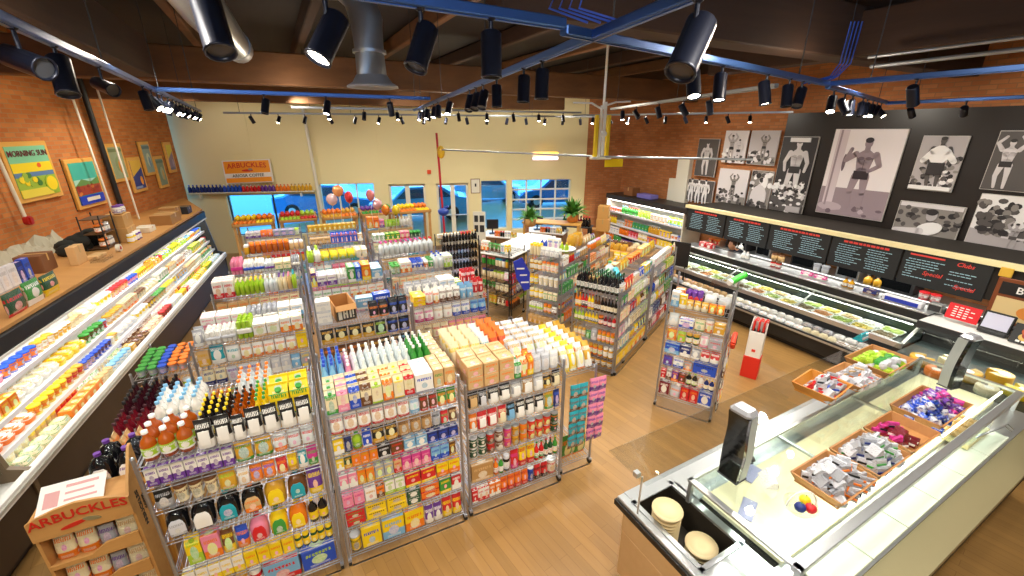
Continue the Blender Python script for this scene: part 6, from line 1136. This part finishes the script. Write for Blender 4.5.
# scale towers
def tower(x, y, label, rz, k=1.):
    t = empty('scale_display', IS.w(x, y, 1.116), IS.rz+rz, label, 'scale display'); H_ = .58*k; w = .078*k
    def prof(o): return [(o+.02*math.sin(u*2.6)-.03*u, u*H_) for u in [i/8 for i in range(9)]]
    A = prof(0); b = MB(); n = len(A)
    def slab(d0, d1, hw, m):
        bb = MB(); rings = []
        for i, (o, z) in enumerate(A):
            q = hw*(1-.06*math.cos(i)); rings.append([(-q, o+d0, z), (q, o+d0, z), (q*1.0, o+d1, z), (-q*1.0, o+d1, z)])
        return bb.loft(rings, 0, False)
    part('black_front', slab(-.035*k, 0, w, 0), mat('screen_black', '111214', .12, coat=.5), t); part('grey_back', slab(0, .085*k, w*1.03, 0), mat('tower_grey', '9ea4a3', .4), t)
    o, z = A[-1]; part('silver_cap', MB().box(-w*1.04, o-.045*k, z-.01, w*1.04, o+.09*k, z+.05*k, 0, .022), mat('cap_silver', 'aeb0b6', .25, .5), t)
    part('foot', MB().box(-w*1.05, -.04, -.002, w*1.05, .09, .012, 0, .004), DARK, t)
tower(.72, -.42, 'tall black scale tower at the near end of the island', -1.55); tower(3.82, -.72, 'tall black scale tower at the far end of the island', -.2, .95)
# baskets of wrapped food
BASK = wood('basket_wood', '8a5a2c', 'b98248', .9, 9., .55)
def basket(x, y, w, d, h, label, z=1.117, rz=0., m=BASK):
    t = empty('wooden_tray', IS.w(x, y, z), IS.rz+rz, label, 'tray'); k = .05
    part('tray_floor', MB().box(-w/2+.03, -d/2+.03, 0, w/2-.03, d/2-.03, .012), m, t)
    b = MB()
    for sx, sy in ((1, 0), (-1, 0), (0, 1), (0, -1)):
        if sx: p = [(sx*(w/2-.04), -d/2+.04, 0), (sx*(w/2-.04), d/2-.04, 0), (sx*w/2, d/2, h), (sx*w/2, -d/2, h)]
        else: p = [(-w/2+.04, sy*(d/2-.04), 0), (w/2-.04, sy*(d/2-.04), 0), (w/2, sy*d/2, h), (-w/2, sy*d/2, h)]
        q = [(px-sx*.012, py-sy*.012, pz) for px, py, pz in p]; b.add(p+q, [(0, 1, 2, 3), (7, 6, 5, 4), (0, 4, 5, 1), (1, 5, 6, 2), (2, 6, 7, 3), (3, 7, 4, 0)])
    part('tray_sides', b, m, t); return F(*IS.w(x, y)[:2], 61.5-math.degrees(rz))
def heap(f, w, d, k, cols, n, s, nm, z=1.13, base=0):
    """wrapped things heaped in a basket: layers of rows"""
    i = 0
    for lay in range(4):
        nx = int((w-.02)/(s*.66))-lay; ny = int((d-.02)/(s*.62))-lay
        for a in range(nx):
            for b_ in range(ny):
                if i >= n: return
                c, ic = cols[(i*7+lay) % len(cols)]
                item(k, c, ic, s*.85, s*.7, s*.6, f.w(-w/2+.03+s*.4+(a+lay*.5)*s*.66+rng.uniform(-.012, .012), -d/2+.02+(b_+lay*.5)*s*.62, z+lay*s*.4), f.rz+rng.uniform(-1.5, 1.5), 1, '%s, %s column, %s deep, %s layer, %s' % (desc(k, c, ic), ORD[a], ORD[b_], ('bottom', 'middle', 'top', 'crown')[lay], nm), 'things heaped in the %s' % nm, rot=None); i += 1
f = basket(1.33, -.83, .5, .36, .08, 'wooden tray of silver wrapped rolls nearest the bowl'); heap(f, .42, .34, 'we', [('sv', 'bk'), ('gy', 'or')], 70, .1, 'nearest tray')
f = basket(1.86, -.83, .5, .36, .08, 'wooden tray of grey wrapped rolls, second from near end'); heap(f, .42, .34, 'we', [('gy', 'nv'), ('sv', 'gn'), ('sv', 'bk')], 70, .1, 'second tray')
f = basket(2.4, -.83, .5, .36, .08, 'half empty wooden tray of dark red packets'); heap(f.sub(-.1, .04), .26, .3, 'we', [('dr', 'wh'), ('mg', 'bk')], 70, .1, 'third tray')
f = basket(3.05, -.8, .68, .38, .1, 'long wooden tray of blue and purple packets'); heap(f.sub(-.16, 0), .36, .36, 'cp', [('bl', 'sv'), ('nv', 'bl'), ('sv', 'nv')], 70, .1, 'blue tray half'); heap(f.sub(.2, .02), .34, .36, 'cp', [('pu', 'sv'), ('pu', 'bk'), ('mg', 'pu')], 70, .1, 'purple tray half')
f = basket(2.28, -.22, .42, .36, .09, 'orange wooden tray of silver and red packs, customer side', 1.265, .1, mat('basket_orange', 'b9771e', .5)); heap(f, .38, .32, 'we', [('gy', 'rd'), ('sv', 'bk'), ('sv', 'bl'), ('rd', 'wh')], 70, .1, 'orange tray', 1.28)
f = basket(2.75, -.26, .42, .34, .07, 'wooden tray of pale pink packs behind the orange tray', 1.265); heap(f, .36, .32, 'we', [('sv', 'pk'), ('gy', 'or'), ('sv', 'tn')], 70, .1, 'pale tray', 1.28)
f = basket(3.35, -.24, .6, .4, .08, 'wooden tray of leafy green packs at far side', 1.265); heap(f, .54, .36, 'wr', [('lg', 'gn'), ('gn', 'lg'), ('sv', 'lg'), ('lg', 'gd')], 54, .1, 'green tray', 1.28)
item('we', 'tl', 'gy', .14, .1, .09, IS.w(3.62, .02, 1.36), IS.rz, 1, 'teal wrapped pack on top of the leafy green tray')
item('we', 'wh', 'br', .16, .09, .06, IS.w(.96, -.62, 1.118), IS.rz+.9, 1, 'clear wrapped sandwich lying alone beside the scale tower')
t = empty('fruit_basket', IS.w(.86, -.86, 1.118), 0, 'white handled basket of plastic fruit near case corner', 'basket'); part('bowl', MB().lathe([(.06, 0), (.09, .02), (.11, .06), (.105, .06), (.08, .02)], 18), PLEX, t); part('handle', MB().tube([(.1*math.cos(a), 0, .05+.13*math.sin(a)) for a in [PI*i/10 for i in range(11)]], .006, 6), WHITEM, t)
for (x, y, c, i, nm) in [(-.045, .0, 'nv', 'gn', 'dark plum in the white handled fruit basket'), (.01, -.04, 'rd', 'gn', 'red apple in the white handled fruit basket'), (.05, .02, 'yl', 'gn', 'yellow lemon in the white handled fruit basket')]:
    item('fr', c, i, .075, .075, .07, IS.w(.86+x, -.9+y, 1.14), 0, 1, nm)
for (x, y, a, lb) in [(.66, -.68, .4, 'pale plastic wrap tray in the near case corner'), (1.0, -.45, .2, 'violet folded paper inside the case')]: one('folded_paper', MB().box(0, 0, 0, .22, .1, .012, 0, .003), mat('violet_paper', 'b3b0d8', .5), IS.w(x, y, .935), IS.rz+a, lb, 'paper')
b = MB()
for i in range(5): b.tube([(.03*math.cos(a+i), .05*math.sin(a), .02+.012*i) for a in [k*.7 for k in range(10)]], .007, 5)
one('coiled_cable', b, BLACK, IS.w(.98, -.38, 1.116), IS.rz, 'black coiled cable beside the near scale tower', 'cable')
t = empty('slice_box', IS.w(3.05, -1.12, .93), IS.rz, 'clear lidded box of slices at far end of cutting boards', 'box'); part('tray', MB().box(0, 0, 0, .5, .24, .05, 0, .006), mat('cream_tray', 'd8cf9a', .5), t); part('lid', MB().box(0, 0, .05, .5, .24, .15, 0, .01), PLEX, t)
b = MB()
for i in range(6): b.box(.04+i*.07, .04, .052, .1+i*.07, .2, .09+.01*(i % 2), 0, .006)
part('slices', b, mat('slice_tan', 'c9a05c', .6), t); part('wire_guard', MB().tube([(.1, .0, .1), (.3, -.1, .22), (.5, -.12, .1)], .006).tube([(.16, .0, .1), (.36, -.1, .22), (.56, -.12, .1)], .006), STEEL, t)
one('lock_button', MB().cyl((0, 0, 0), (0, -.02, 0), .018, n=12), BLACK, IS.w(2.6, -1.3, .8), IS.rz, 'small black lock button on the island service side', 'button')
# ================================================================== LIGHT, SKY, CAMERA
w = bpy.data.worlds.new('dusk'); SC.world = w; w.use_nodes = True; bg = w.node_tree.nodes['Background']; bg.inputs[0].default_value = (.09, .44, 1., 1); bg.inputs[1].default_value = 5.5
def lamp(x, y, z, e, size=150, col=(1, .94, .84)):  # added fill spots with no fixture, brightening the room
    ld = bpy.data.lights.new('fill_light', 'SPOT'); ld.energy = e; ld.spot_size = math.radians(size); ld.spot_blend = .8; ld.shadow_soft_size = .09; ld.color = col
    o = bpy.data.objects.new('fill_light', ld); COL.objects.link(o); o.location = (x, y, z); return o
for x in (-3.6, -1.2, 1.2, 3.6):
    for y in (1.2, 4.6, 8., 11.):
        if (x, y) != (-1.2, 4.6): lamp(x-.25*y*.2, y, 4.25, 150)
lamp(4.9, 7., 4.2, 120); lamp(-7.0, 8.5, 4.3, 120); lamp(-5.5, 5., 4.3, 100); lamp(5.5, 3., 4.3, 110)
def wash(x, y, z, tx, ty, tz, e, col=(1, .92, .78)):  # added spots that brighten whatever surface they are aimed at
    o = lamp(x, y, z, e, 110, col); o.rotation_euler = (Vector((tx, ty, tz))-Vector((x, y, z))).to_track_quat('-Z', 'Y').to_euler()
for x in (-7.5, -5., -2.6, -.2, 2.): wash(x, 11.2+.1*x, 4.25, x, 14.+.14*x, 2.6, 75)
for y in (5., 7.5, 10.): wash(-5.2-.28*(y-5), y, 4.1, -8.2-.3*(y-7), y, 2.6, 70, (1, .85, .62))
for x, y in ((-2.5, 3.), (1.5, 2.6), (-.3, 6.6), (3.2, 5.), (-3.5, 7.5), (1.2, 8.5), (-1.5, 10.5)):
    ld = bpy.data.lights.new('bounce_fill', 'POINT'); ld.energy = 14; ld.shadow_soft_size = .06; ld.color = (1, .85, .66)  # added points standing in for light bounced up to the beams
    o = bpy.data.objects.new('bounce_fill', ld); COL.objects.link(o); o.location = (x, y, 4.08)
for x, y in ((-2.6, -1.2), (0., -1.6), (2.4, -1.4)): wash(x, y, 4.2, x*.9, 3., 1., 130)  # unseen fill added behind the camera for the rack fronts
for k in (-3., -.3, 2.): p = D.w(k, .2); q = D.w(k, 2.3); wash(p.x, p.y, 4.15, q.x, q.y, 2.6, 60)
area('kitchen_fill', D, .6, 1.5, 1.33, 6., .08, 26, (1, .95, .85))  # added fill under the soffit, lifting the dim kitchen
cam = bpy.data.cameras.new('camera'); co = bpy.data.objects.new('camera', cam); COL.objects.link(co); SC.camera = co
cam.sensor_width = 36; cam.lens = 36*428/1024; cam.clip_start = .05; co.location = (0, 0, 3.6); co.rotation_euler = (math.radians(90-20.2), 0, 0)
vs = SC.view_settings; vs.view_transform = 'Standard'; vs.look = 'None'; vs.gamma = 1; vs.use_curve_mapping = False; vs.exposure = .22
SC.cycles.max_bounces = 8; SC.cycles.transparent_max_bounces = 16; SC.cycles.caustics_reflective = False; SC.cycles.caustics_refractive = False; SC.cycles.sample_clamp_indirect = 6
print('OBJS', len(COL.objects), NCOUNT)
